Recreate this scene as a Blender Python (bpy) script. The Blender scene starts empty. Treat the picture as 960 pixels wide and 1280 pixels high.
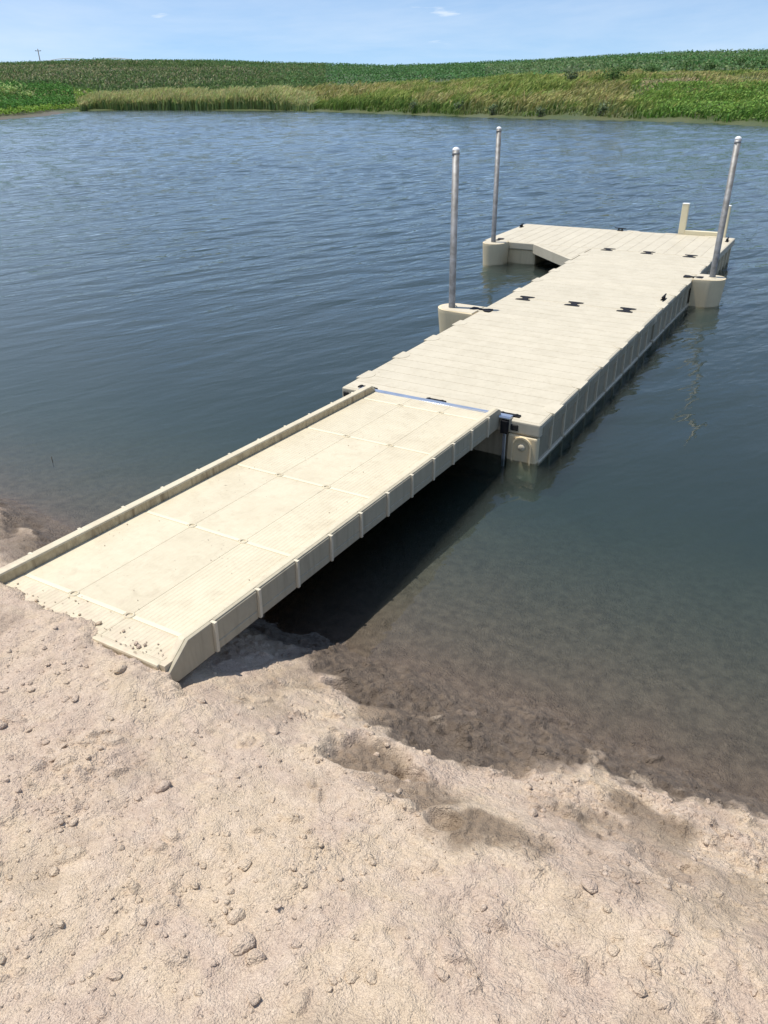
import bpy, bmesh, math, random
import numpy as np
from mathutils import Matrix, Vector

random.seed(7)
RNG = np.random.default_rng(11)
S = bpy.context.scene
COL = S.collection

# ------------------------------------------------------------------ camera
CAM = np.array([3.0057, -4.4184, 2.2001])
YAW, PITCH, ROLL, FPX = -0.5428, 0.5082, -0.0190, 959.09
def cam_axes():
    cy, sy = math.cos(YAW), math.sin(YAW)
    f0 = Vector((sy, cy, 0)); r0 = Vector((cy, -sy, 0)); u0 = Vector((0, 0, 1))
    f = f0 * math.cos(PITCH) - u0 * math.sin(PITCH)
    u = u0 * math.cos(PITCH) + f0 * math.sin(PITCH)
    return r0 * math.cos(ROLL) + u * math.sin(ROLL), u * math.cos(ROLL) - r0 * math.sin(ROLL), f
cr, cu, cf = cam_axes()
cd = bpy.data.cameras.new('camera')
cam = bpy.data.objects.new('camera', cd); COL.objects.link(cam)
cam.matrix_world = Matrix(((cr.x, cu.x, -cf.x, CAM[0]), (cr.y, cu.y, -cf.y, CAM[1]), (cr.z, cu.z, -cf.z, CAM[2]), (0, 0, 0, 1)))
cd.sensor_fit = 'HORIZONTAL'; cd.sensor_width = 36.0; cd.lens = FPX / 960 * 36.0
cd.clip_start = 0.05; cd.clip_end = 6000
S.camera = cam

# ------------------------------------------------------------------ light
SUN_EL = math.radians(73)
SHX, SHY = 0.955, 0.27                      # horizontal direction the shadows fall
sd_ = bpy.data.lights.new('sun', 'SUN'); sd_.energy = 4.2; sd_.angle = math.radians(0.53); sd_.color = (1.0, 0.955, 0.88)
sun = bpy.data.objects.new('sun', sd_); COL.objects.link(sun); sun.location = (-10, 3, 30)
n_ = math.hypot(SHX, SHY); SHX /= n_; SHY /= n_
ray = Vector((SHX * math.cos(SUN_EL), SHY * math.cos(SUN_EL), -math.sin(SUN_EL)))
sun.rotation_euler = ray.to_track_quat('-Z', 'Y').to_euler()

W = bpy.data.worlds.new('World'); S.world = W; W.use_nodes = True
wn, wl = W.node_tree.nodes, W.node_tree.links
wn.clear()
wo = wn.new('ShaderNodeOutputWorld'); wb = wn.new('ShaderNodeBackground')
sky = wn.new('ShaderNodeTexSky'); sky.sky_type = 'NISHITA'; sky.sun_disc = False
sky.sun_elevation = SUN_EL; sky.sun_rotation = math.atan2(-SHX, -SHY)
sky.altitude = 400; sky.air_density = 1.0; sky.dust_density = 0.35; sky.ozone_density = 2.2
wb.inputs['Strength'].default_value = 0.125
tc = wn.new('ShaderNodeTexCoord')
lift = wn.new('ShaderNodeVectorMath'); lift.operation = 'ADD'; lift.inputs[1].default_value = (0, 0, 0.11); wl.new(tc.outputs['Generated'], lift.inputs[0])
nrmv = wn.new('ShaderNodeVectorMath'); nrmv.operation = 'NORMALIZE'; wl.new(lift.outputs[0], nrmv.inputs[0]); wl.new(nrmv.outputs[0], sky.inputs['Vector'])
sep = wn.new('ShaderNodeSeparateXYZ'); wl.new(tc.outputs['Generated'], sep.inputs[0])
def wmath(op, a, b=None, c=None, clamp=False):
    n = wn.new('ShaderNodeMath'); n.operation = op; n.use_clamp = clamp
    for i, x in enumerate((a, b, c)):
        if x is None: continue
        if isinstance(x, (int, float)): n.inputs[i].default_value = x
        else: wl.new(x, n.inputs[i])
    return n.outputs[0]
# thin high cloud: a layer seen in perspective (x/z, y/z)
zz = wmath('ADD', wmath('MAXIMUM', sep.outputs['Z'], 0.0), 0.09)
comb = wn.new('ShaderNodeCombineXYZ')
wl.new(wmath('DIVIDE', sep.outputs['X'], zz), comb.inputs[0]); wl.new(wmath('DIVIDE', sep.outputs['Y'], zz), comb.inputs[1])
ns1 = wn.new('ShaderNodeTexNoise'); ns1.inputs['Scale'].default_value = 0.20; ns1.inputs['Detail'].default_value = 9; ns1.inputs['Roughness'].default_value = 0.62; ns1.inputs['Distortion'].default_value = 0.4
wl.new(comb.outputs[0], ns1.inputs['Vector'])
ns2 = wn.new('ShaderNodeTexNoise'); ns2.inputs['Scale'].default_value = 1.5; ns2.inputs['Detail'].default_value = 6
wl.new(comb.outputs[0], ns2.inputs['Vector'])
def ramp(nt, lk, src, stops):
    r = nt.new('ShaderNodeValToRGB'); e = r.color_ramp.elements
    while len(e) > len(stops): e.remove(e[-1])
    while len(e) < len(stops): e.new(0.5)
    for el, (p, c) in zip(e, stops):
        el.position = p; el.color = (c[0], c[1], c[2], 1) if not isinstance(c, (int, float)) else (c, c, c, 1)
    lk.new(src, r.inputs[0]); return r.outputs[0]
wis = ramp(wn, wl, ns1.outputs['Fac'], [(0.42, 0.0), (0.72, 0.55)])
puf = ramp(wn, wl, ns2.outputs['Fac'], [(0.655, 0.0), (0.73, 0.65)])
cfac = wmath('MAXIMUM', wis, puf)
mixc = wn.new('ShaderNodeMix'); mixc.data_type = 'RGBA'
wl.new(cfac, mixc.inputs['Factor']); wl.new(sky.outputs[0], mixc.inputs['A']); mixc.inputs['B'].default_value = (6.0, 6.4, 6.9, 1)
# a clear-air tint: the photograph's sky is bluer toward the horizon than the model's
hsv = wn.new('ShaderNodeMix'); hsv.data_type = 'RGBA'; hsv.blend_type = 'MULTIPLY'; hsv.inputs['Factor'].default_value = 1.0
wl.new(mixc.outputs['Result'], hsv.inputs['A']); hsv.inputs['B'].default_value = (0.95, 0.985, 1.02, 1)
wl.new(hsv.outputs['Result'], wb.inputs['Color']); wl.new(wb.outputs[0], wo.inputs['Surface'])

S.view_settings.view_transform = 'Standard'; S.view_settings.look = 'None'
S.view_settings.exposure = 0.30; S.view_settings.gamma = 1.0; S.view_settings.use_curve_mapping = False
S.render.engine = 'CYCLES'
S.cycles.use_denoising = True
S.cycles.max_bounces = 8; S.cycles.diffuse_bounces = 3; S.cycles.glossy_bounces = 3; S.cycles.transmission_bounces = 4
S.cycles.transparent_max_bounces = 12; S.cycles.volume_bounces = 1
S.cycles.caustics_reflective = False; S.cycles.caustics_refractive = False

# ------------------------------------------------------------------ numpy noise
def _hash(ix, iy, seed):
    h = (ix.astype(np.int64) * 374761393 + iy.astype(np.int64) * 668265263 + seed * 974711) & 0xffffffff
    h = ((h ^ (h >> 13)) * 1274126177) & 0xffffffff
    h = h ^ (h >> 16)
    return (h & 0xffff) / 65535.0
def vnoise(x, y, seed=0):
    ix = np.floor(x); iy = np.floor(y); fx = x - ix; fy = y - iy
    fx = fx * fx * fx * (fx * (fx * 6 - 15) + 10); fy = fy * fy * fy * (fy * (fy * 6 - 15) + 10)
    a = _hash(ix, iy, seed); b = _hash(ix + 1, iy, seed); c = _hash(ix, iy + 1, seed); d = _hash(ix + 1, iy + 1, seed)
    return (a + (b - a) * fx) * (1 - fy) + (c + (d - c) * fx) * fy
def fbm(x, y, scale, octs=4, seed=0, gain=0.5):
    s = np.zeros_like(x); amp = 1.0; tot = 0.0
    ca, sa = math.cos(0.6), math.sin(0.6)
    X, Y = x * scale, y * scale
    for o in range(octs):
        s += amp * (vnoise(X, Y, seed + o * 17) * 2 - 1); tot += amp
        X, Y = (X * ca - Y * sa) * 2.03 + 5.3, (X * sa + Y * ca) * 2.03 + 1.7; amp *= gain
    return s / tot
def sstep(a, b, x):
    t = np.clip((x - a) / (b - a), 0, 1); return t * t * (3 - 2 * t)

# ------------------------------------------------------------------ terrain heights
POND = np.array([(60, -2.2), (44, -2.2), (-46, -2.2), (-60, 2), (-70, 18), (-69, 32), (-66.5, 44), (-72, 54), (-80, 63), (-83, 70), (-72, 70.5), (-60, 69.5),
                 (-51, 68.5), (-40, 63), (-30, 57.5), (-20.3, 52.8), (-13, 50.5), (-7.4, 48.2), (-2.5, 44.2), (6, 40), (18, 35), (34, 26), (50, 14)])
def signed_dist(x, y):                     # >0 on land
    d2 = np.full(x.shape, 1e18); inside = np.zeros(x.shape, bool)
    n = len(POND)
    for i in range(n):
        ax, ay = POND[i]; bx, by = POND[(i + 1) % n]
        ex, ey = bx - ax, by - ay
        t = np.clip(((x - ax) * ex + (y - ay) * ey) / (ex * ex + ey * ey), 0, 1)
        d2 = np.minimum(d2, (x - ax - t * ex) ** 2 + (y - ay - t * ey) ** 2)
        c = (ay > y) != (by > y)
        with np.errstate(divide='ignore', invalid='ignore'):
            xi = ax + (y - ay) * ex / (ey if ey else 1e-9)
        inside ^= c & (x < xi)
    d = np.sqrt(d2)
    return np.where(inside, -d, d)
def far_h(x, y, sd):
    s = np.maximum(sd, 0)
    # right-hand bank is nearer and steeper than the left-hand field
    az = np.arctan2(x - CAM[0], y - CAM[1])            # bearing, only used to pick which hill a spot belongs to
    T = [-1.0, -.94, -.894, -.846, -.745, -.632, -.533, -.461, -.39, -.321, -.254, -.206, -.128, 0.0]
    z12 = np.interp(az, T, [2.5, 2.4, 2.1, 1.4, 1.2, 1.3, 1.4, 1.5, 1.6, 1.6, 1.7, 1.7, 1.6, 1.6])
    z25 = np.interp(az, T, [3.2, 3.1, 2.8, 2.0, 1.9, 1.9, 1.9, 2.4, 2.5, 2.6, 2.6, 2.5, 2.4, 2.4])
    zt = np.interp(az, T, [7.8, 7.9, 8.2, 8.5, 8.0, 7.1, 6.0, 5.9, 6.1, 6.4, 6.6, 6.8, 6.4, 6.0])
    bank = np.interp(s, [0, 0.3, 1.0, 3, 6], [0, 0.14, 0.32, 0.55, 0.8])
    hill = np.where(s < 6, 0, np.where(s < 12, (z12 - 0.8) * (s - 6) / 6, np.where(s < 25, z12 - 0.8 + (z25 - z12) * (s - 12) / 13, z25 - 0.8 + (zt - z25) * np.minimum(s - 25, 100) / 95)))
    drop = np.maximum(s - 122, 0) * 0.03
    lump = fbm(x, y, 0.06, 3, 91) * np.clip(s / 12, 0, 1) * 0.30
    return bank + hill - drop + lump
def near_h(x, y, sd):
    s = np.maximum(sd, 0)
    return np.interp(s, [0, 0.04, 0.14, 0.40, 0.62, 0.90, 1.3, 1.8, 3, 10, 60], [0, 0.015, 0.06, 0.17, 0.27, 0.40, 0.475, 0.53, 0.62, 0.8, 2.0])
def base_h(x, y):
    sh = 0.07 * fbm(x, y, 1.1, 4, 3) + 0.03 * fbm(x, y, 6, 3, 5)
    sd = signed_dist(x, y)
    w = sstep(2, 14, y)
    sdn = sd + sh * (1 - w) + w * fbm(x, y, 0.25, 3, 8) * 0.6
    land = near_h(x, y, sdn) * (1 - w) + far_h(x, y, sdn) * w
    b = np.maximum(-sdn, 0)
    bed = -np.interp(b, [0, 0.25, 0.8, 1.6, 3, 6, 15, 40], [0, 0.022, 0.065, 0.14, 0.33, 0.9, 2.0, 2.6])
    return np.where(sdn > 0, land, bed), sdn, w

# ------------------------------------------------------------------ materials
def new_mat(name):
    m = bpy.data.materials.new(name); m.use_nodes = True
    nt = m.node_tree; nt.nodes.clear()
    out = nt.nodes.new('ShaderNodeOutputMaterial'); bs = nt.nodes.new('ShaderNodeBsdfPrincipled')
    nt.links.new(bs.outputs[0], out.inputs['Surface'])
    return m, nt.nodes, nt.links, bs, out
def noise(nd, lk, vec, scale, detail=4, rough=0.5, dist=0.0):
    n = nd.new('ShaderNodeTexNoise'); n.inputs['Scale'].default_value = scale; n.inputs['Detail'].default_value = detail
    n.inputs['Roughness'].default_value = rough; n.inputs['Distortion'].default_value = dist
    if vec is not None: lk.new(vec, n.inputs['Vector'])
    return n.outputs['Fac']
def mix(nd, lk, fac, a, b, blend='MIX'):
    n = nd.new('ShaderNodeMix'); n.data_type = 'RGBA'; n.blend_type = blend
    for key, v in (('Factor', fac), ('A', a), ('B', b)):
        if isinstance(v, (int, float)): n.inputs[key].default_value = v
        elif isinstance(v, tuple): n.inputs[key].default_value = (*v, 1)
        else: lk.new(v, n.inputs[key])
    return n.outputs['Result']
def math_n(nd, lk, op, a, b=None, clamp=False):
    n = nd.new('ShaderNodeMath'); n.operation = op; n.use_clamp = clamp
    for i, x in enumerate((a, b)):
        if x is None: continue
        if isinstance(x, (int, float)): n.inputs[i].default_value = x
        else: lk.new(x, n.inputs[i])
    return n.outputs[0]
def bump(nd, lk, h, strength, dist, bs, base=None):
    b = nd.new('ShaderNodeBump'); b.inputs['Strength'].default_value = strength; b.inputs['Distance'].default_value = dist
    lk.new(h, b.inputs['Height'])
    if base is not None: lk.new(base, b.inputs['Normal'])
    if bs is not None: lk.new(b.outputs[0], bs.inputs['Normal'])
    return b.outputs[0]
def world_pos(nd): return nd.new('ShaderNodeNewGeometry').outputs['Position']

def plastic(name, col, grime, grime_amt, bmp=0.0012, rough=0.55, scale=5.0, streak=False, specks=False):
    m, nd, lk, bs, _ = new_mat(name)
    p = world_pos(nd)
    oi = nd.new('ShaderNodeObjectInfo')
    n1 = noise(nd, lk, p, scale, 6, 0.65, 0.3); n2 = noise(nd, lk, p, 38, 4, 0.6)
    f = ramp(nd, lk, math_n(nd, lk, 'ADD', math_n(nd, lk, 'MULTIPLY', n1, 0.7), math_n(nd, lk, 'MULTIPLY', n2, 0.3)), [(0.42, 0.0), (0.68, 1.0)])
    if streak:
        mp = nd.new('ShaderNodeMapping'); mp.inputs['Scale'].default_value = (14, 14, 1.6); lk.new(p, mp.inputs['Vector'])
        ns = noise(nd, lk, mp.outputs[0], 2.2, 5, 0.6)
        f = math_n(nd, lk, 'MAXIMUM', math_n(nd, lk, 'MULTIPLY', f, 0.8), ramp(nd, lk, ns, [(0.45, 0.0), (0.7, 1.0)]))
    f = math_n(nd, lk, 'MULTIPLY', f, grime_amt)
    c = mix(nd, lk, f, col, grime)
    if specks:                                   # trodden-in dirt and scuffs
        sp1 = ramp(nd, lk, noise(nd, lk, p, 46, 3, 0.55), [(0.66, 0.0), (0.71, 1.0)])
        sp2 = ramp(nd, lk, noise(nd, lk, p, 3.2, 3, 0.5), [(0.50, 0.0), (0.66, 0.75)])
        c = mix(nd, lk, math_n(nd, lk, 'MULTIPLY', sp1, sp2), c, (0.20, 0.15, 0.095))
        sc = noise(nd, lk, p, 11, 7, 0.72, 0.8)
        c = mix(nd, lk, ramp(nd, lk, sc, [(0.52, 0.0), (0.75, 0.35)]), c, (0.36, 0.29, 0.19))
        sy = nd.new('ShaderNodeSeparateXYZ'); lk.new(p, sy.inputs[0])   # sand dust carried in at the shore end
        du = math_n(nd, lk, 'ADD', math_n(nd, lk, 'MULTIPLY', math_n(nd, lk, 'ADD', sy.outputs['Y'], 2.55), -0.75), math_n(nd, lk, 'MULTIPLY', math_n(nd, lk, 'SUBTRACT', noise(nd, lk, p, 18, 6, 0.7), 0.5), 1.3))
        c = mix(nd, lk, ramp(nd, lk, du, [(0.25, 0.0), (0.62, 0.8)]), c, (0.52, 0.41, 0.30))
    var = math_n(nd, lk, 'ADD', math_n(nd, lk, 'MULTIPLY', oi.outputs['Random'], 0.05), 0.965)
    cv = nd.new('ShaderNodeCombineColor')
    for i in range(3): lk.new(var, cv.inputs[i])
    c = mix(nd, lk, 1.0, c, cv.outputs[0], 'MULTIPLY')
    lk.new(c, bs.inputs['Base Color'])
    bs.inputs['Roughness'].default_value = rough; bs.inputs['Specular IOR Level'].default_value = 0.35
    hb = noise(nd, lk, p, 260, 3, 0.6)
    bump(nd, lk, hb, 0.5, bmp, bs)
    return m
M = {}
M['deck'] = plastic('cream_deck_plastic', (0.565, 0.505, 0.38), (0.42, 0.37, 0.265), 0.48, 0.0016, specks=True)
M['ramp'] = plastic('ramp_plastic', (0.605, 0.535, 0.385), (0.44, 0.37, 0.25), 0.46, 0.0016, specks=True)
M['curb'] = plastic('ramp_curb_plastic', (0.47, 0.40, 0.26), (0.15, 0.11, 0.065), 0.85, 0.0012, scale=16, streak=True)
M['ramprib'] = plastic('ramp_rib_plastic', (0.69, 0.62, 0.45), (0.57, 0.50, 0.35), 0.3, 0.001)
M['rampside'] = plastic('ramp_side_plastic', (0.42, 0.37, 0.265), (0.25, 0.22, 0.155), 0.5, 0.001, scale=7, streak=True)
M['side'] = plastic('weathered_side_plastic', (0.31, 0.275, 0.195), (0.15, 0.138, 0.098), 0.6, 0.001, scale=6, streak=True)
M['rib'] = plastic('rib_plastic', (0.62, 0.55, 0.41), (0.42, 0.37, 0.27), 0.4, 0.001, scale=8)
M['hull'] = plastic('tan_hull_plastic', (0.68, 0.555, 0.35), (0.46, 0.365, 0.22), 0.4, 0.001, scale=4, streak=True)
M['holder'] = plastic('tan_holder_plastic', (0.75, 0.62, 0.40), (0.54, 0.44, 0.27), 0.32, 0.001, scale=4, streak=True)
M['ladder'] = plastic('ladder_plastic', (0.78, 0.70, 0.48), (0.62, 0.5, 0.3), 0.3, 0.0008)

def simple(name, col, rough=0.5, metal=0.0, col2=None, scale=20):
    m, nd, lk, bs, _ = new_mat(name)
    p = world_pos(nd)
    if col2: lk.new(mix(nd, lk, ramp(nd, lk, noise(nd, lk, p, scale, 5, 0.6), [(0.35, 0.0), (0.7, 1.0)]), col, col2), bs.inputs['Base Color'])
    else: bs.inputs['Base Color'].default_value = (*col, 1)
    bs.inputs['Roughness'].default_value = rough; bs.inputs['Metallic'].default_value = metal
    bump(nd, lk, noise(nd, lk, p, 180, 3), 0.3, 0.001, bs)
    return m
M['rubber'] = simple('black_rubber', (0.010, 0.010, 0.012), 0.7, 0, (0.018, 0.017, 0.018))
M['rubber'].node_tree.nodes['Principled BSDF'].inputs['Specular IOR Level'].default_value = 0.2
M['dark'] = simple('painted_hollow_shade', (0.02, 0.018, 0.015), 0.8)  # near-black colour standing for the shade inside a hollow
M['steel'] = simple('galvanised_steel', (0.30, 0.30, 0.295), 0.58, 0.55, (0.15, 0.14, 0.12), 13)
M['hinge'] = simple('bright_hinge_steel', (0.66, 0.70, 0.76), 0.32, 0.8, (0.5, 0.53, 0.58), 10)
M['white'] = simple('white_cap_plastic', (0.80, 0.80, 0.78), 0.4)
M['line'] = simple('ramp_groove_plastic', (0.42, 0.36, 0.25), 0.7)
M['pole_wood'] = simple('weathered_pole_wood', (0.16, 0.13, 0.10), 0.9)

# sand / pond bed / field soil -------------------------------------------------
def ground_mat():
    m, nd, lk, bs, _ = new_mat('sandy_ground')
    p = world_pos(nd)
    at = lambda n: (lambda a: (setattr(a, 'attribute_name', n), a)[1])(nd.new('ShaderNodeAttribute')).outputs['Fac']
    wet, veg, tone, soft = at('wet'), at('veg'), at('tone'), at('soft')
    n1 = noise(nd, lk, p, 3.4, 7, 0.66, 0.6); n2 = noise(nd, lk, p, 21, 6, 0.65); n3 = noise(nd, lk, p, 420, 3, 0.7); n4 = noise(nd, lk, p, 130, 4, 0.65)
    dry = mix(nd, lk, ramp(nd, lk, n1, [(0.42, 0.0), (0.58, 1.0)]), (0.60, 0.475, 0.34), (0.535, 0.415, 0.32))
    dry = mix(nd, lk, ramp(nd, lk, n2, [(0.44, 0.0), (0.70, 0.55)]), dry, (0.70, 0.57, 0.445))
    dry = mix(nd, lk, ramp(nd, lk, tone, [(0.0, 0.0), (0.8, 0.88)]), dry, (0.235, 0.175, 0.120))
    gr = ramp(nd, lk, n3, [(0.30, (0.50, 0.49, 0.50)), (0.5, (1, 1, 1)), (0.70, (1.35, 1.34, 1.30))])
    dry = mix(nd, lk, 0.62, dry, gr, 'MULTIPLY')
    gr2 = ramp(nd, lk, n4, [(0.34, (0.78, 0.76, 0.76)), (0.5, (1, 1, 1)), (0.7, (1.12, 1.12, 1.1))])
    dry = mix(nd, lk, 0.7, dry, gr2, 'MULTIPLY')
    wetc = mix(nd, lk, ramp(nd, lk, n2, [(0.35, 0.0), (0.65, 1.0)]), (0.105, 0.080, 0.060), (0.185, 0.143, 0.105))
    wetc = mix(nd, lk, 0.5, wetc, gr2, 'MULTIPLY')
    edge = math_n(nd, lk, 'ADD', wet, math_n(nd, lk, 'MULTIPLY', math_n(nd, lk, 'SUBTRACT', n4, 0.5), 0.55))
    wf = ramp(nd, lk, edge, [(0.22, 0.0), (0.72, 1.0)])
    c = mix(nd, lk, wf, dry, wetc)
    soil = mix(nd, lk, ramp(nd, lk, noise(nd, lk, p, 0.35, 8, 0.7), [(0.35, 0.0), (0.65, 1.0)]), (0.060, 0.085, 0.026), (0.105, 0.110, 0.042))
    c = mix(nd, lk, veg, c, soil)
    lk.new(c, bs.inputs['Base Color'])
    lk.new(ramp(nd, lk, wf, [(0.0, 0.95), (1.0, 0.5)]), bs.inputs['Roughness'])
    bs.inputs['Specular IOR Level'].default_value = 0.25
    def vor(scale):
        v = nd.new('ShaderNodeTexVoronoi'); v.inputs['Scale'].default_value = scale; v.inputs['Detail'].default_value = 1.0; lk.new(p, v.inputs['Vector'])
        return math_n(nd, lk, 'SUBTRACT', 1.0, math_n(nd, lk, 'MULTIPLY', v.outputs['Distance'], 1.0))
    rough_m = ramp(nd, lk, noise(nd, lk, p, 6.5, 4, 0.6), [(0.40, 0.15), (0.62, 1.0)])
    grain = math_n(nd, lk, 'ADD', math_n(nd, lk, 'MULTIPLY', vor(190), 0.0034), math_n(nd, lk, 'MULTIPLY', math_n(nd, lk, 'MULTIPLY', vor(75), 0.0075), math_n(nd, lk, 'MULTIPLY', rough_m, math_n(nd, lk, 'SUBTRACT', 1.0, soft))))
    hh = math_n(nd, lk, 'ADD', math_n(nd, lk, 'MULTIPLY', n4, 0.0050), math_n(nd, lk, 'MULTIPLY', n3, 0.0022))
    hh = math_n(nd, lk, 'ADD', hh, grain)
    b1 = bump(nd, lk, hh, 1.0, 1.0, bs)
    return m
M['ground'] = ground_mat()

def attr_col_mat(name, rough=0.75, transl=0.3):
    m = bpy.data.materials.new(name); m.use_nodes = True
    nt = m.node_tree; nd, lk = nt.nodes, nt.links; nd.clear()
    out = nd.new('ShaderNodeOutputMaterial')
    a = nd.new('ShaderNodeAttribute'); a.attribute_name = 'Col'
    bs = nd.new('ShaderNodeBsdfPrincipled'); lk.new(a.outputs['Color'], bs.inputs['Base Color'])
    bs.inputs['Roughness'].default_value = rough; bs.inputs['Specular IOR Level'].default_value = 0.2
    tr = nd.new('ShaderNodeBsdfTranslucent'); lk.new(a.outputs['Color'], tr.inputs['Color'])
    ms = nd.new('ShaderNodeMixShader'); ms.inputs[0].default_value = transl
    lk.new(bs.outputs[0], ms.inputs[1]); lk.new(tr.outputs[0], ms.inputs[2]); lk.new(ms.outputs[0], out.inputs['Surface'])
    return m
M['leaf'] = attr_col_mat('leaf_and_blade')
M['clod'] = None

def water_mat():
    m = bpy.data.materials.new('pond_water'); m.use_nodes = True
    nt = m.node_tree; nd, lk = nt.nodes, nt.links; nd.clear()
    out = nd.new('ShaderNodeOutputMaterial')
    p = world_pos(nd)
    sp = nd.new('ShaderNodeSeparateXYZ'); lk.new(p, sp.inputs[0])
    # the shore shelters the first metres from the wind; gusts leave patches
    shelter = ramp(nd, lk, math_n(nd, lk, 'MULTIPLY', math_n(nd, lk, 'ADD', sp.outputs['Y'], 2.2), 0.05, ), [(0.0, 0.05), (0.10, 0.16), (0.22, 0.40), (0.45, 0.75), (1.0, 1.0)])
    gust = ramp(nd, lk, noise(nd, lk, p, 0.16, 4, 0.55), [(0.3, 0.62), (0.7, 1.15)])
    amp = math_n(nd, lk, 'MULTIPLY', shelter, gust)
    def layer(rot, sx, sy, scale, detail, dist):
        mp = nd.new('ShaderNodeMapping'); mp.vector_type = 'TEXTURE'; mp.inputs['Rotation'].default_value = (0, 0, rot); mp.inputs['Scale'].default_value = (1 / sx, sy, 1)
        lk.new(p, mp.inputs['Vector'])
        return noise(nd, lk, mp.outputs[0], scale, detail, 0.5, dist)
    # crests run across the line of sight, rising a little to the right
    a = layer(1.20, 0.30, 1.0, 4.6, 2, 0.35)
    b = layer(0.95, 0.40, 1.0, 10.5, 2, 0.5)
    c = layer(1.05, 0.35, 1.0, 1.6, 2, 0.3)
    h = math_n(nd, lk, 'ADD', math_n(nd, lk, 'MULTIPLY', a, 0.046), math_n(nd, lk, 'MULTIPLY', b, 0.015))
    h = math_n(nd, lk, 'ADD', h, math_n(nd, lk, 'MULTIPLY', c, 0.012))
    h = math_n(nd, lk, 'MULTIPLY', h, amp)
    nrm = bump(nd, lk, h, 1.0, 1.0, None)
    fr = nd.new('ShaderNodeFresnel'); fr.inputs['IOR'].default_value = 1.333; lk.new(nrm, fr.inputs['Normal'])
    gl = nd.new('ShaderNodeBsdfGlossy'); lk.new(math_n(nd, lk, 'ADD', math_n(nd, lk, 'MULTIPLY', ramp(nd, lk, math_n(nd, lk, 'MULTIPLY', math_n(nd, lk, 'ADD', sp.outputs['Y'], 2.2), 0.02), [(0.08, 0.0), (1.0, 1.0)]), 0.05), 0.025), gl.inputs['Roughness']); gl.inputs['Color'].default_value = (1, 1, 1, 1); lk.new(nrm, gl.inputs['Normal'])
    tr = nd.new('ShaderNodeBsdfTransparent')
    ms = nd.new('ShaderNodeMixShader'); lk.new(fr.outputs[0], ms.inputs[0]); lk.new(tr.outputs[0], ms.inputs[1]); lk.new(gl.outputs[0], ms.inputs[2])
    lk.new(ms.outputs[0], out.inputs['Surface'])
    va = nd.new('ShaderNodeVolumeAbsorption'); va.inputs['Color'].default_value = (0.11, 0.40, 0.41, 1); va.inputs['Density'].default_value = 4.7
    vs = nd.new('ShaderNodeVolumeScatter'); vs.inputs['Color'].default_value = (0.93, 0.97, 0.84, 1); vs.inputs['Density'].default_value = 0.92; vs.inputs['Anisotropy'].default_value = 0.2
    ad = nd.new('ShaderNodeAddShader'); lk.new(va.outputs[0], ad.inputs[0]); lk.new(vs.outputs[0], ad.inputs[1]); lk.new(ad.outputs[0], out.inputs['Volume'])
    return m
M['water'] = water_mat()

# ------------------------------------------------------------------ object helpers
def link(o, parent=None):
    COL.objects.link(o)
    if parent is not None: o.parent = parent
    return o
def thing(name, label, cat, loc=(0, 0, 0), rot=(0, 0, 0), group=None):
    o = bpy.data.objects.new(name, None); link(o); o.location = loc; o.rotation_euler = rot
    o.empty_display_size = 0.1
    return tag(o, label, cat, group)
def tag(o, label, cat, group=None):
    o['label'] = label; o['category'] = cat
    if group: o['group'] = group
    return o
def obj(name, me, mat, parent=None, loc=(0, 0, 0), rot=(0, 0, 0), scale=(1, 1, 1)):
    if mat is not None and not me.materials: me.materials.append(mat)
    o = bpy.data.objects.new(name, me); link(o, parent); o.location = loc; o.rotation_euler = rot; o.scale = scale
    return o
def bm_mesh(name, bm, smooth=False):
    bmesh.ops.recalc_face_normals(bm, faces=bm.faces)
    me = bpy.data.meshes.new(name); bm.to_mesh(me); bm.free()
    if smooth: me.polygons.foreach_set('use_smooth', [True] * len(me.polygons))
    return me
_cache = {}
def box_mesh(sx, sy, sz, bev=0.0, seg=2, key=None):
    k = (round(sx, 4), round(sy, 4), round(sz, 4), bev, seg, key)
    if k in _cache: return _cache[k]
    bm = bmesh.new(); bmesh.ops.create_cube(bm, size=1.0)
    for v in bm.verts: v.co = Vector((v.co.x * sx, v.co.y * sy, v.co.z * sz))
    if bev > 0: bmesh.ops.bevel(bm, geom=list(bm.edges), offset=bev, segments=seg, affect='EDGES', profile=0.6)
    me = bm_mesh('block', bm); _cache[k] = me; return me
def box(name, x0, x1, y0, y1, z0, z1, mat, parent, bev=0.0, seg=2):
    me = box_mesh(x1 - x0, y1 - y0, z1 - z0, bev, seg, mat.name)
    return obj(name, me, mat, parent, ((x0 + x1) / 2, (y0 + y1) / 2, (z0 + z1) / 2))
def prism_mesh(poly, z0, z1, bev=0.0, top_scale=None, seg=2):
    bm = bmesh.new()
    a = [bm.verts.new((x, y, z0)) for x, y in poly]; b = [bm.verts.new((x, y, z1)) for x, y in poly]
    n = len(poly); bm.faces.new(a[::-1]); bm.faces.new(b)
    for i in range(n): bm.faces.new((a[i], a[(i + 1) % n], b[(i + 1) % n], b[i]))
    if bev: bmesh.ops.bevel(bm, geom=[e for e in bm.edges if abs(e.verts[0].co.z - e.verts[1].co.z) < 1e-6], offset=bev, segments=seg, affect='EDGES', profile=0.6)
    return bm_mesh('prism', bm)
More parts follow.
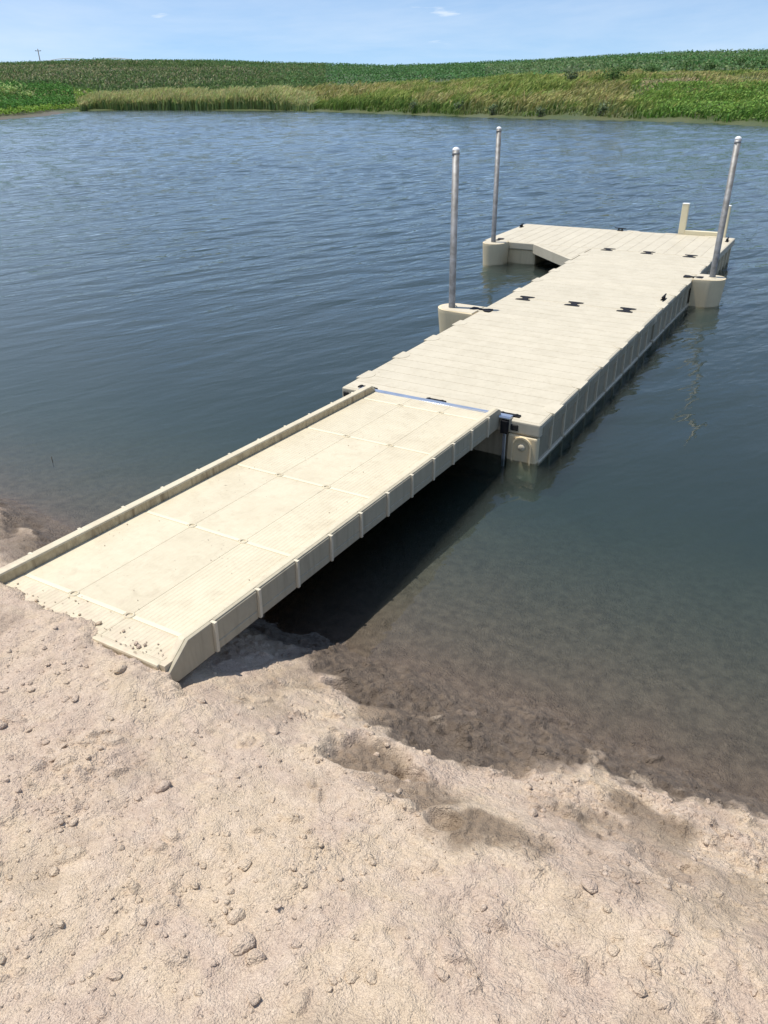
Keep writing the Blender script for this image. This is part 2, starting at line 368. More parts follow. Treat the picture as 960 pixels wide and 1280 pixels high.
def lathe_mesh(prof, n=20, smooth=True):
    bm = bmesh.new(); rings = []
    for r, z in prof:
        rings.append([bm.verts.new((r * math.cos(2 * math.pi * i / n), r * math.sin(2 * math.pi * i / n), z)) for i in range(n)] if r > 1e-6 else [bm.verts.new((0, 0, z))])
    for p, q in zip(rings[:-1], rings[1:]):
        for i in range(n):
            j = (i + 1) % n
            if len(p) == 1 and len(q) == 1: continue
            if len(p) == 1: bm.faces.new((p[0], q[i], q[j]))
            elif len(q) == 1: bm.faces.new((p[i], p[j], q[0]))
            else: bm.faces.new((p[i], p[j], q[j], q[i]))
    return bm_mesh('turned', bm, smooth)

# ================================================================== GROUND
HD = 0.2806                                   # deck height over the water
GA, GB, GYAW = 0.2975, -0.0535, 0.0186        # gangway: height at the hinge, slope, yaw
def axis(lo, hi, dense, fine, extra=None):
    """coordinates: fine inside [lo,hi], growing outwards"""
    a = list(np.arange(lo, hi, fine))
    s, x = fine, a[-1]
    right = []
    while x < dense[1]:
        s = min(s * 1.095, 3.0 if x < 75 else 9.0); x += s; right.append(x)
    s, x = fine, lo
    left = []
    if extra:
        for e_lo, e_step in extra:
            while x > e_lo: x -= e_step; left.append(x)
            s = e_step
    while x > dense[0]:
        s = min(s * 1.095, 3.0 if x > -130 else 9.0); x -= s; left.append(x)
    return np.array(left[::-1] + a + right)
xs = axis(0.6, 3.6, (-420, 160), 0.0046, [(-1.6, 0.016)])
ys = axis(-4.1, -2.05, (-45, 420), 0.0046)
GX, GY = np.meshgrid(xs, ys)
gx, gy = GX.ravel(), GY.ravel()
gz, gsd, gw = base_h(gx, gy)
near = (gy < 1.0) & (gy > -12) & (np.abs(gx - 1.5) < 9)
wet = np.zeros_like(gx); tone = np.zeros_like(gx)
nx_, ny_ = gx[near], gy[near]
nz = gz[near].copy(); ns = gsd[near]
dryw = sstep(-0.05, 0.35, ns)
rel = 0.016 * fbm(nx_, ny_, 2.2, 4, 21) + 0.010 * fbm(nx_, ny_, 9, 4, 22) + 0.0045 * fbm(nx_, ny_, 38, 3, 23)
# dragged, smeared streaks running towards the ramp
dx_, dy_ = 0.10, 0.995
ua, va_ = nx_ * dx_ + ny_ * dy_, nx_ * dy_ - ny_ * dx_
sm = fbm(ua * 1.0, va_ * 5.0, 2.0, 3, 41)
rel += 0.013 * sm
smooth_m = 1 - 0.8 * sstep(-0.12, 0.28, fbm(ua * 1.0, va_ * 2.2, 1.5, 3, 47)) * sstep(0.3, 0.5, ns)
rel *= (0.25 + 0.75 * dryw)
nz += rel
# rough crusty lumps pressed into the surface
crust = np.maximum(fbm(nx_, ny_, 16, 4, 51) - 0.05, 0) * np.clip(fbm(nx_, ny_, 1.7, 3, 55) + 0.35, 0, 1)
nz += crust * 0.045 * smooth_m * sstep(-0.15, 0.05, ns)
nz += 0.0045 * sstep(-0.1, 0.05, ns) * np.abs(fbm(nx_, ny_, 30, 3, 57)) * dryw * np.clip(fbm(nx_, ny_, 2.6, 3, 58) + 0.6, 0, 1.2) * 2
# lumpy spoil along the waterline
wl_ = np.exp(-((ns - 0.16) / 0.20) ** 2) * sstep(-0.12, 0.06, ns)
nz += wl_ * (0.040 * np.maximum(fbm(nx_, ny_, 7, 4, 61), -0.2) + 0.016 * np.maximum(fbm(nx_, ny_, 26, 3, 62), -0.1))
# dark rills
# heap of spoil across the water, beyond the gangway
nz += 0.10 * np.exp(-(((nx_ + 1.15) / 0.55) ** 2 + ((ny_ + 2.22) / 0.16) ** 2)) * (0.8 + 0.5 * fbm(nx_, ny_, 9, 3, 66))
# sunken, damp hollow beside the water and two scuffed holes
def dent(cx, cy, rx, ry, depth, rim=0.0, ang=0.0, seed=1, wetv=0.0, lump=0.012, tonev=0.0):
    global nz
    c, s = math.cos(ang), math.sin(ang)
    px, py = (nx_ - cx) * c + (ny_ - cy) * s, -(nx_ - cx) * s + (ny_ - cy) * c
    d = np.sqrt((px / rx) ** 2 + (py / ry) ** 2) + 0.45 * fbm(nx_, ny_, 9, 4, seed)
    m = 1 - sstep(0.45, 1.10, d)
    nz = nz - depth * m + rim * np.exp(-((d - 1.12) / 0.20) ** 2) + lump * m * fbm(nx_, ny_, 34, 3, seed + 3)
    return m
nwet = np.zeros_like(nz); ntone = np.zeros_like(nz)
for args, wv, tv in (((2.18, -2.62, 0.34, 0.16, 0.022, 0.002, 0.25, 71, 0, 0.008), 1.0, 0.0), ((1.86, -2.46, 0.26, 0.12, 0.025, 0.004, 0.2, 171, 0, 0.014), 0.95, 0.0),
                     ((2.02, -2.93, 0.16, 0.11, 0.036, 0.014, 0.5, 81), 0.25, 0.9),
                     ((2.18, -2.93, 0.07, 0.045, 0.028, 0.012, 0.2, 85), 0.3, 0.5), ((2.38, -3.08, 0.055, 0.045, 0.030, 0.010, 0.4, 88), 0.2, 0.8),
                     ((2.50, -3.06, 0.21, 0.11, 0.010, 0.003, 0.5, 93), 0.12, 1.0), ((2.25, -2.98, 0.22, 0.12, 0.012, 0.0, 0.3, 97), 0.1, 0.85), ((2.72, -2.78, 0.22, 0.10, 0.012, 0.0, 0.1, 99), 0.1, 0.65), ((1.62, -2.60, 0.16, 0.08, 0.01, 0.0, 0.3, 109), 0.2, 0.8),
                     ((2.95, -2.86, 0.11, 0.07, 0.020, 0.008, 0.2, 103), 0.1, 0.55), ((1.70, -2.52, 0.12, 0.05, 0.02, 0.008, 0.4, 107), 0.6, 0.3)):
    m_ = dent(*args)
    nwet = np.maximum(nwet, wv * m_); ntone = np.maximum(ntone, tv * m_)
# individual half-buried lumps stamped on the fine part
fx0, fx1, fy0, fy1 = 0.55, 3.7, -4.12, -2.12
full = np.zeros_like(gz); full[near] = nz - gz[near]
F = full.reshape(GX.shape)
SMG = np.ones_like(gz); SMG[near] = smooth_m; SMG = SMG.reshape(GX.shape)
rs = np.random.default_rng(5)
def stamp(cx, cy, r, hgt, sq=1.0, ang=0.0, sharp=0.35):
    i0, i1 = np.searchsorted(ys, cy - r * 1.5), np.searchsorted(ys, cy + r * 1.5)
    j0, j1 = np.searchsorted(xs, cx - r * 1.5), np.searchsorted(xs, cx + r * 1.5)
    if i1 - i0 < 2 or j1 - j0 < 2: return
    if SMG[(i0 + i1) // 2, (j0 + j1) // 2] < 0.75 and rs.random() < 0.85: return
    X, Y = GX[i0:i1, j0:j1] - cx, GY[i0:i1, j0:j1] - cy
    c, s = math.cos(ang), math.sin(ang); X, Y = X * c + Y * s, (-X * s + Y * c) / sq
    d = np.sqrt(X * X + Y * Y) / r * 0.72
    for k_ in range(6):
        t_ = k_ * 1.047 + rs.uniform(-0.45, 0.45)
        d = np.maximum(d, (X * math.cos(t_) + Y * math.sin(t_)) / (r * rs.uniform(0.6, 1.05)))
    tilt = (X * rs.uniform(-1, 1) + Y * rs.uniform(-1, 1)) / r * 0.35
    F[i0:i1, j0:j1] += hgt * (1 - sstep(1 - sharp, 1.0, d)) * (1 - 0.25 * d * d * (d < 1) + tilt)
npatch = 26
pc = np.stack([rs.uniform(0.7, 3.6, npatch), rs.uniform(-4.0, -2.35, npatch)], 1)
for i in range(2700):
    if rs.random() < 0.62:
        c = pc[rs.integers(npatch)]; cx, cy = c[0] + rs.normal(0, 0.13), c[1] + rs.normal(0, 0.09)
    else: cx, cy = rs.uniform(fx0, fx1), rs.uniform(fy0, fy1)
    r = 0.0058 * (1 / max(rs.random(), 0.035)) ** 0.60
    stamp(cx, cy, r, min(r, 0.022) * rs.uniform(0.35, 0.85), rs.uniform(0.5, 1.0), rs.normal(0.9, 0.7), rs.uniform(0.20, 0.5))
nz = gz[near] + F.ravel()[near]
# keep clear of the gangway's underside, bank up and spill over its toe
lx = nx_ * math.cos(GYAW) + ny_ * math.sin(GYAW); ly = -nx_ * math.sin(GYAW) + ny_ * math.cos(GYAW)
deckz = GA + GB * ly
inx = sstep(0.16, 0.24, lx) * (1 - sstep(1.25, 1.30, lx))
clear = np.minimum(nz, deckz - 0.115 - 0.10 * sstep(-2.95, -2.2, ly))
toe = -3.015 - 0.028 * np.clip((lx - 0.35) / 0.6, 0, 1) - 0.055 * sstep(0.84, 0.96, lx) + 0.040 * fbm(nx_, ny_, 9, 3, 121) + 0.018 * fbm(nx_, ny_, 40, 2, 123)
t_ = sstep(0.0, 0.045, toe - ly)
spill = deckz + 0.004 + 0.022 * t_ + 0.6 * rel + 0.012 * fbm(nx_, ny_, 24, 3, 125)
drop = sstep(0.86, 1.02, lx)
over = np.maximum(nz, spill - drop * 0.020 - 0.050 * sstep(1.15, 1.42, lx))
fade = 1 - sstep(0.05, 0.55, -3.10 - ly)
atoe = nz * (1 - fade) + over * fade
edgew = sstep(0.05, 0.24, lx) * (1 - sstep(1.27, 1.52, lx))
z_in = np.where(ly > toe, clear, atoe)
nz = np.where(ly > toe, nz * (1 - inx) + clear * inx, nz * (1 - edgew) + atoe * edgew)
gz[near] = nz
soft = np.zeros_like(gz); soft[near] = np.clip(1 - smooth_m, 0, 1)
# damp band: by height over the water and by patches
wb_ = 1 - sstep(0.02, 0.150, nz + 0.060 * fbm(nx_, ny_, 2.1, 4, 131) + 0.03 * fbm(nx_, ny_, 12, 3, 133))
wb_ = np.maximum(wb_, 0.60 * (1 - sstep(0.08, 0.25, nz + 0.10 * sstep(2.3, 2.9, nx_) + 0.11 * fbm(nx_, ny_, 3.2, 4, 135))))
mw = np.interp(nx_, [-1, 1.1, 1.45, 1.8, 2.2, 2.5, 2.8, 3.3], [0.12, 0.14, 0.32, 0.50, 0.50, 0.30, 0.20, 0.17])
mud = 1 - sstep(0.55, 1.15, (ns + 0.20 * fbm(nx_, ny_, 3.0, 4, 137) + 0.06 * fbm(nx_, ny_, 14, 3, 139)) / mw)
crusty = sstep(0.05, 0.35, fbm(nx_, ny_, 6.5, 4, 138)) * sstep(0.03, 0.12, nz)
nwet = np.clip(np.maximum(nwet, np.maximum(wb_, 0.95 * mud * (1 - 0.75 * crusty))), 0, 1)
wet[near] = nwet
ntone = np.clip(ntone * (0.62 + 0.75 * fbm(nx_, ny_, 7, 4, 143)), 0, 1)
ntone = np.maximum(ntone, 0.75 * sstep(0.0, 0.42, fbm(nx_, ny_, 4.2, 5, 141)) * (1 - sstep(0.35, 0.95, ns)) * sstep(1.3, 1.6, nx_))
tone[near] = np.clip(ntone + 0.25 * sstep(0.15, 0.6, fbm(nx_, ny_, 5.0, 4, 145)), 0, 1)
wet[~near] = np.where((gz[~near] < 0.08) | (gw[~near] > 0.3), 0.85, 0)
veg = gw * np.where((gx < -62) & (gy < 62), sstep(0.10, 0.22, gz), 1.0)
veg = np.maximum(veg, sstep(3.5, 9, -gy - 2.0) * 0 )
def grid_mesh(name, nx, ny, x, y, z):
    me = bpy.data.meshes.new(name)
    co = np.empty((nx * ny, 3), np.float32); co[:, 0] = x; co[:, 1] = y; co[:, 2] = z
    ii, jj = np.meshgrid(np.arange(ny - 1), np.arange(nx - 1), indexing='ij')
    b = (ii * nx + jj).ravel()
    q = np.stack([b, b + 1, b + nx + 1, b + nx], 1).astype(np.int32)
    me.vertices.add(len(co)); me.vertices.foreach_set('co', co.ravel())
    me.loops.add(q.size); me.loops.foreach_set('vertex_index', q.ravel())
    me.polygons.add(len(q)); me.polygons.foreach_set('loop_start', np.arange(0, q.size, 4, dtype=np.int32))
    me.polygons.foreach_set('use_smooth', np.ones(len(q), bool))
    me.update(); return me
me = grid_mesh('ground', len(xs), len(ys), gx, gy, gz)
for nm, arr in (('wet', wet), ('veg', veg), ('tone', tone), ('soft', soft)):
    a = me.attributes.new(nm, 'FLOAT', 'POINT'); a.data.foreach_set('value', arr.astype(np.float32))
g = obj('ground', me, M['ground']); g['kind'] = 'structure'
ZG = gz.reshape(GX.shape); WG = np.maximum(wet, tone * 0.8).reshape(GX.shape)
def ground_z(x, y):
    i = min(max(np.searchsorted(ys, y) - 1, 0), len(ys) - 2); j = min(max(np.searchsorted(xs, x) - 1, 0), len(xs) - 2)
    ty = (y - ys[i]) / (ys[i + 1] - ys[i]); tx = (x - xs[j]) / (xs[j + 1] - xs[j])
    return float((ZG[i, j] * (1 - tx) + ZG[i, j + 1] * tx) * (1 - ty) + (ZG[i + 1, j] * (1 - tx) + ZG[i + 1, j + 1] * tx) * ty)

# water: one closed body, its top the rippled pond surface, its sides and bottom inside the ground
def waxis(lo, hi, a, b, fine, mx, mxr):
    mid = list(np.arange(a, b, fine)); L, R_ = [], []
    st, x = fine, mid[-1]
    while x < hi: st = min(st * 1.05, mxr if x < 75 else 6.0); x += st; R_.append(x)
    st, x = fine, a
    while x > lo: st = min(st * 1.05, mx if x > -92 else 6.0); x -= st; L.append(x)
    return np.array(L[::-1] + mid + R_)
wx, wy = waxis(-150, 100, -15, 4, 0.075, 0.27, 3.0), waxis(-24, 130, -1, 16, 0.075, 3.0, 0.27)
WX, WY = np.meshgrid(wx, wy); fx_, fy_ = WX.ravel(), WY.ravel()
loc = np.maximum(np.gradient(wx)[None, :] * np.ones_like(WX), np.gradient(wy)[:, None] * np.ones_like(WX)).ravel()
wz = np.zeros_like(fx_); rw = np.random.default_rng(31)
NW = 46
for i in range(NW):
    lam = 0.26 * (1.7 / 0.26) ** ((i + rw.random()) / NW)
    th = -0.37 + rw.normal(0, 0.48); kk = 2 * math.pi / lam
    slope = 0.0225 * (0.8 + 0.4 * rw.random()) * np.interp(lam, [0.26, 0.5, 0.9, 1.2, 1.7], [1.0, 1.1, 0.75, 0.55, 0.30]) * np.interp(loc, [0.1, 0.25], [1.0, 1.0 if lam < 0.8 else 1.9])
    ok = sstep(2.2, 3.6, lam / loc)                       # drop waves the local grid cannot carry
    wz += ok * slope / kk * np.sin(kk * (fx_ * math.cos(th) + fy_ * math.sin(th)) + rw.uniform(0, 6.28) + 1.3 * fbm(fx_, fy_, 0.12, 2, 300 + i))
env = np.interp(fy_ + 2.2, [0, 1.0, 2.5, 5.0, 9.0, 18.0], [0.0, 0.0, 0.10, 0.35, 0.72, 1.0]) * (0.85 + 0.45 * fbm(fx_, fy_, 0.09, 3, 350))
wz *= np.clip(env, 0, 1.3)
nxw, nyw = len(wx), len(wy)
edge_ = (fx_ <= wx[0]) | (fx_ >= wx[-1]) | (fy_ <= wy[0]) | (fy_ >= wy[-1]); wz[edge_] = 0
top_i = np.arange(nxw * nyw).reshape(nyw, nxw)
loop = np.concatenate([top_i[0, :-1], top_i[:-1, -1], top_i[-1, :0:-1], top_i[:0:-1, 0]])
nb = len(loop); co = np.concatenate([np.stack([fx_, fy_, wz], 1), np.stack([fx_[loop], fy_[loop], np.full(nb, -6.0)], 1)]).astype(np.float32)
q_top = np.stack([top_i[:-1, :-1], top_i[:-1, 1:], top_i[1:, 1:], top_i[1:, :-1]], -1).reshape(-1, 4)
lo_ = np.arange(nb) + nxw * nyw; nxt = np.roll(np.arange(nb), -1)
q_side = np.stack([loop[nxt], loop, lo_, lo_[nxt]], 1)
li = np.concatenate([q_top.ravel(), q_side.ravel(), lo_[::-1]]).astype(np.int32)
ls = np.concatenate([np.arange(0, (len(q_top) + len(q_side)) * 4, 4), [(len(q_top) + len(q_side)) * 4]]).astype(np.int32)
wme = bpy.data.meshes.new('water'); wme.vertices.add(len(co)); wme.vertices.foreach_set('co', co.ravel())
wme.loops.add(len(li)); wme.loops.foreach_set('vertex_index', li); wme.polygons.add(len(ls)); wme.polygons.foreach_set('loop_start', ls)
sm_ = np.zeros(len(ls), bool); sm_[:len(q_top)] = True; wme.polygons.foreach_set('use_smooth', sm_); wme.update()
w = obj('water', wme, M['water']); w['kind'] = 'structure'

# ================================================================== DOCK
DW, L1, Y1, Y2, TW, LT = 1.524, 3.05, 3.06, 5.965, 1.545, 3.05
def dock_section(label, Wd, L, loc, rot, pods=None, front_detail=False, slats=20, ribs_x=(0, 1), ribs_y=(0, 1)):
    t = thing('dock_section', label, 'dock', loc, rot, 'floating dock sections')
    h = HD; slab = 0.095
    deck = box('deck_body', 0.0, Wd, 0.0, L, h - slab, h - 0.0030, M['deck'], t, 0.014, 3)
    for (a, b) in (pods or [(0.022, L - 0.022)]):
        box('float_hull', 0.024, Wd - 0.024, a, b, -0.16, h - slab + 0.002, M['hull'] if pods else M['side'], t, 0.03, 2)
    pitch = (L - 0.03) / slats
    for i in range(slats):
        y0 = 0.015 + i * pitch
        box('deck_slat', 0.014, Wd - 0.014, y0 + 0.0018, y0 + pitch - 0.0018, h - 0.0085, h, M['deck'], t, 0.0036, 2)
    n = 12
    for side in ribs_x:
        x0, x1 = ((-0.002, 0.030) if side == 0 else (Wd - 0.030, Wd + 0.002))
        for k in range(1, n):
            y = L * k / n
            if pods and not any(a < y < b for a, b in pods):
                box('side_rib', x0, x1, y - 0.006, y + 0.006, h - slab + 0.004, h - 0.02, M['rib'], t, 0.004, 1)
            else:
                box('side_rib', x0, x1, y - 0.006, y + 0.006, -0.15, h - 0.02, M['rib'], t, 0.004, 1)
        for k in range(n):                       # the shallow panels between the ribs
            ya, yb = L * k / n + 0.014, L * (k + 1) / n - 0.014
            if k == 0: ya += 0.03
            if k == n - 1: yb -= 0.03
            if pods and not any(a < (ya + yb) / 2 < b for a, b in pods): continue
            xo0, xo1 = ((0.013, 0.03) if side == 0 else (Wd - 0.03, Wd - 0.013))
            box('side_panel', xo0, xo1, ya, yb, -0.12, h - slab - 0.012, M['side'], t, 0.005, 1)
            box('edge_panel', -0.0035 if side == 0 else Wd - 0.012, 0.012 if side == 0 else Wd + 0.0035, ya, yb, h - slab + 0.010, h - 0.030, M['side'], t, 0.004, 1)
        for k in range(0, n, 2):                 # pale lip just over the water, notched every second panel
            ya, yb = L * k / n + 0.02, L * (k + 2) / n - 0.02
            if pods: continue
            box('base_lip', -0.004 if side == 0 else Wd - 0.03, 0.03 if side == 0 else Wd + 0.004, ya, yb, -0.02, 0.016, M['rib'], t, 0.004, 1)
    m = 6
    for end in ribs_y:
        y0, y1 = ((-0.002, 0.030) if end == 0 else (L - 0.030, L + 0.002))
        for k in range(1, m):
            x = Wd * k / m
            box('end_rib', x - 0.009, x + 0.009, y0, y1, -0.15, h - 0.02, M['rib'], t, 0.004, 1)
    # rounded coupling pockets let into the deck edge
    arc = [(0.088 * math.cos(a), 0.088 * math.sin(a)) for a in np.linspace(0, math.pi, 13)]
    key = 'pocket'
    if key not in _cache: _cache[key] = prism_mesh([(-0.088, -0.014)] + [(x, y) for x, y in arc][::-1] + [(0.088, -0.014)], -0.014, 0.0028, 0.002)
    pk = [0.31, 0.85, 1.39, 1.93, 2.47] if not pods else [0.31, 0.85, 1.39]
    for side in ribs_x:
        for y in pk:
            o = obj('coupling_pocket', _cache[key], M['deck'], t, (0.0 if side == 0 else Wd, y, h), (0, 0, -math.pi / 2 if side == 0 else math.pi / 2))
    return t
s1 = dock_section('cream plastic floating dock section that the gangway is hinged to', DW, L1, (0, 0, 0), (0, 0, 0), slats=20, ribs_y=())
s2 = dock_section('cream plastic floating dock section between the gangway section and crosswise end', DW, Y2 - Y1 - 0.012, (0, Y1 + 0.006, 0), (0, 0, 0), slats=19, ribs_y=())
s3 = dock_section('cream plastic dock section set crosswise at the deep end, carrying the ladder', TW, LT, (DW, Y2, 0), (0, 0, math.pi / 2),
                  pods=[(0.022, 0.72), (1.12, 1.82), (2.30, LT - 0.022)], slats=20, ribs_x=(1,), ribs_y=(0, 1))
for o in list(s3.children):
    pass
# front face of the first section: a pod with an arched recess and its drain plug at either end, and dark blocks painting the shade inside the hinge coupling sockets
for xc in (0.105, DW - 0.115):
    box('end_pod', xc - 0.105 + (0.012 if xc < 0.5 else 0), xc + 0.105, -0.004, 0.05, -0.15, HD - 0.100, M['holder'], s1, 0.018, 3)
    arc = [(0.062 * math.cos(a), 0.062 * math.sin(a)) for a in np.linspace(0, math.pi, 15)]
    # arch rim standing proud, floor of the recess darker in its own shade
    bm = bmesh.new(); a0 = []; a1 = []
    outer = [(-0.070, -0.12)] + [(x / 0.062 * 0.070, y / 0.062 * 0.070) for x, y in arc[::-1]] + [(0.070, -0.12)]
    inner = [(-0.058, -0.12)] + [(x / 0.062 * 0.058, y / 0.062 * 0.058) for x, y in arc[::-1]] + [(0.058, -0.12)]
    ring = []
    for (ox, oz), (ix, iz) in zip(outer, inner):
        ring.append([bm.verts.new((ox, 0.004, oz)), bm.verts.new((ox, -0.012, oz)), bm.verts.new((ix, -0.012, iz)), bm.verts.new((ix, 0.004, iz))])
    for p, q in zip(ring[:-1], ring[1:]):
        for k in range(4): bm.faces.new((p[k], p[(k + 1) % 4], q[(k + 1) % 4], q[k]))
    obj('arch_rim', bm_mesh('arch_rim', bm), M['holder'], s1, (xc, -0.004, HD - 0.175))
    pl = lathe_mesh([(0, 0.012), (0.020, 0.012), (0.026, 0.006), (0.027, 0.0), (0.027, -0.006)], 18)
    obj('drain_plug', pl, M['rib'], s1, (xc, -0.004, HD - 0.180), (math.pi / 2, 0, 0))
box('end_wall', 0.215, DW - 0.225, 0.03, 0.06, -0.15, HD - 0.098, M['side'], s1, 0.008, 1)
box('corner_socket_shade', 0.012, 0.060, -0.006, 0.03, HD - 0.075, HD - 0.030, M['dark'], s1, 0.006, 1)  # solid block, no opening; the socket's shade is put into its colour
box('corner_socket_shade', DW - 0.205, DW - 0.150, -0.006, 0.03, HD - 0.075, HD - 0.030, M['dark'], s1, 0.006, 1)

# triangular corner gusset
gt = thing('corner_gusset', 'cream triangular gusset filling the corner between long dock and crosswise end', 'dock gusset', (-0.006, Y2 - 0.006, 0))
LG = 0.80
obj('gusset_body', prism_mesh([(0, 0), (-LG, 0), (-LG + 0.03, -0.045), (-0.045, -LG + 0.03), (0, -LG)], HD - 0.125, HD - 0.0026, 0.004), M['deck'], gt)
k = 6; pit = (LG - 0.05) / k
for i in range(k):
    xa, xb = -0.02 - i * pit - pit + 0.002, -0.02 - i * pit - 0.002
    ya = -(LG - 0.065 + xa); yb = -(LG - 0.065 + xb)
    poly = [(xa, -0.012), (xb, -0.012), (xb, min(yb, -0.02)), (xa, min(ya, -0.02))]
    obj('deck_slat', prism_mesh(poly, HD - 0.0085, HD, 0.0028), M['deck'], gt)
for i in range(1, 5):
    f = i / 5
    x, y = -LG * (1 - f) - 0.002, -LG * f - 0.002
    o = obj('edge_rib', box_mesh(0.018, 0.03, 0.095, 0.004, 1, 'gr'), M['rib'], gt, (x + 0.008, y + 0.008, HD - 0.068), (0, 0, -math.pi / 4))
    o = obj('edge_panel', box_mesh(0.15, 0.012, 0.075, 0.004, 1, 'gp'), M['hull'], gt, (-LG * (1 - f + 0.1) + 0.001, -LG * (f - 0.1) + 0.001, HD - 0.070), (0, 0, -math.pi / 4))

# post holders and posts
def post_holder(label, x, y, rot, out=0.36, half=0.152):
    t = thing('post_holder', label, 'post holder', (x, y, 0), (0, 0, rot), 'post holders on the dock')
    r = half
    poly = [(0.004, -half), (out - r, -half)] + [(out - r + r * math.cos(a), r * math.sin(a)) for a in np.linspace(-math.pi / 2, math.pi / 2, 25)][1:-1] + [(out - r, half), (0.004, half)]
    bm = bmesh.new()
    lev = [(-0.30, 0.90), (0.0, 0.94), (HD - 0.022, 1.0), (HD + 0.006, 1.0)]
    rings = [[bm.verts.new((px * s if px > 0.1 else px, py * s, z)) for px, py in poly] for z, s in lev]
    n = len(poly)
    for p, q in zip(rings[:-1], rings[1:]):
        for i in range(n): bm.faces.new((p[i], p[(i + 1) % n], q[(i + 1) % n], q[i]))
    bm.faces.new(rings[0][::-1]); bm.faces.new(rings[-1])
    top = [e for e in bm.edges if all(abs(v.co.z - lev[-1][0]) < 1e-6 for v in e.verts)]
    bmesh.ops.bevel(bm, geom=top, offset=0.010, segments=3, affect='EDGES', profile=0.6)
    me = bm_mesh('holder_body', bm)
    obj('holder_body', me, M['holder'], t)
    obj('top_plate', prism_mesh([(px * 0.93 + 0.002, py * 0.90) for px, py in poly], HD + 0.0055, HD + 0.0085, 0.001), M['deck'], t)
    obj('post_sleeve', lathe_mesh([(0.036, HD), (0.044, HD), (0.044, HD + 0.016), (0.036, HD + 0.016)], 24), M['deck'], t, (out - r + 0.01, 0, 0))
    return t
def post(label, x, y, hgt, lean=(0, 0)):
    t = thing('steel_post', label, 'post', (x, y, -1.6), (lean[0], lean[1], 0), 'steel mooring posts')
    top = 1.6 + HD + hgt
    obj('tube', lathe_mesh([(0, 0), (0.032, 0), (0.032, top - 0.03), (0, top - 0.03)], 24), M['steel'], t)
    for p in list(t.children): p.data.polygons.foreach_set('use_smooth', [True] * len(p.data.polygons))
    obj('collar', lathe_mesh([(0.0322, 0), (0.0345, 0.002), (0.0345, 0.018), (0.0322, 0.020)], 24), M['steel'], t, (0, 0, top - 0.075))
    obj('cap', lathe_mesh([(0.0330, -0.006), (0.0325, 0.0), (0.0270, 0.009), (0.017, 0.016), (0.008, 0.019), (0, 0.020)], 24), M['white'], t, (0, 0, top - 0.03))
    return t
post_holder('cream post holder clipped beside the section that the gangway joins', 0.0, 2.40, math.pi, 0.42)
post('steel post with white cap beside the section that the gangway joins', -0.275, 2.377, 1.436)
post_holder('cream post holder on crosswise section end, next to the corner gusset', -1.31, Y2, -math.pi / 2, 0.33)
post('steel post with white cap on crosswise section end, across from the ladder', -1.325, 5.80, 1.435)
post_holder('cream post holder on the long side of middle dock section', DW, 4.82, 0.0, 0.32)
post('blotchy steel post with white cap rising from the middle section, ladder side', 1.698, 4.842, 1.414)

# black couplers
def coupler_mesh():
    a, b, c = 0.077, 0.080, 0.026
    poly = [(-a, -b), (-a * 0.6, -b - 0.006), (a * 0.6, -b - 0.006), (a, -b), (a * 0.95, -b * 0.55), (c, -0.016), (c, 0.016), (a * 0.95, b * 0.55), (a, b), (a * 0.6, b + 0.006), (-a * 0.6, b + 0.006), (-a, b), (-a * 0.95, b * 0.55), (-c, 0.016), (-c, -0.016), (-a * 0.95, -b * 0.55)]
    me = prism_mesh(poly, -0.012, 0.0032, 0.0015); me.materials.append(M['rubber']); return me
cm = coupler_mesh()
bolt = lathe_mesh([(0, 0.006), (0.010, 0.006), (0.012, 0.004), (0.012, 0)], 10)
def coupler(label, x, y, rot, group, sc=(1, 1, 1), z=HD):
    t = thing('dock_coupler', label, 'coupler', (x, y, z), (0, 0, rot), group)
    obj('coupler_plate', cm, M['rubber'], t, scale=sc)
    for s in (-1, 1): obj('bolt', bolt, M['rubber'], t, (0, s * 0.055 * sc[1], -0.001))
    return t
for x, wh in ((0.2147, 'end coupler away from the cleats'), (0.7246, 'middle coupler'), (1.2388, 'end coupler nearest the edge cleat')):
    coupler('black bow-tie %s in the seam between the two lengthwise sections' % wh, x, Y1, 0, 'couplers of the middle seam')
for x, wh in ((0.2147, 'end coupler beside the gusset'), (0.7246, 'middle coupler'), (1.2388, 'end coupler on the ladder side')):
    coupler('black bow-tie %s in the seam of the crosswise section' % wh, x, Y2, 0, 'couplers of the crosswise seam')
coupler('black coupler joining a post holder to the gangway section', 0.01, 2.44, math.pi / 2, 'couplers of the post holders', (0.7, 1.25, 1), HD + 0.007)
coupler('black coupler joining a post holder to the crosswise section', -1.335, Y2 + 0.05, 0.0, 'couplers of the post holders', (0.55, 1.2, 1), HD + 0.007)
coupler('black coupler joining a post holder to the middle dock section', DW - 0.01, 4.77, math.pi / 2, 'couplers of the post holders', (0.7, 1.2, 1), HD + 0.007)

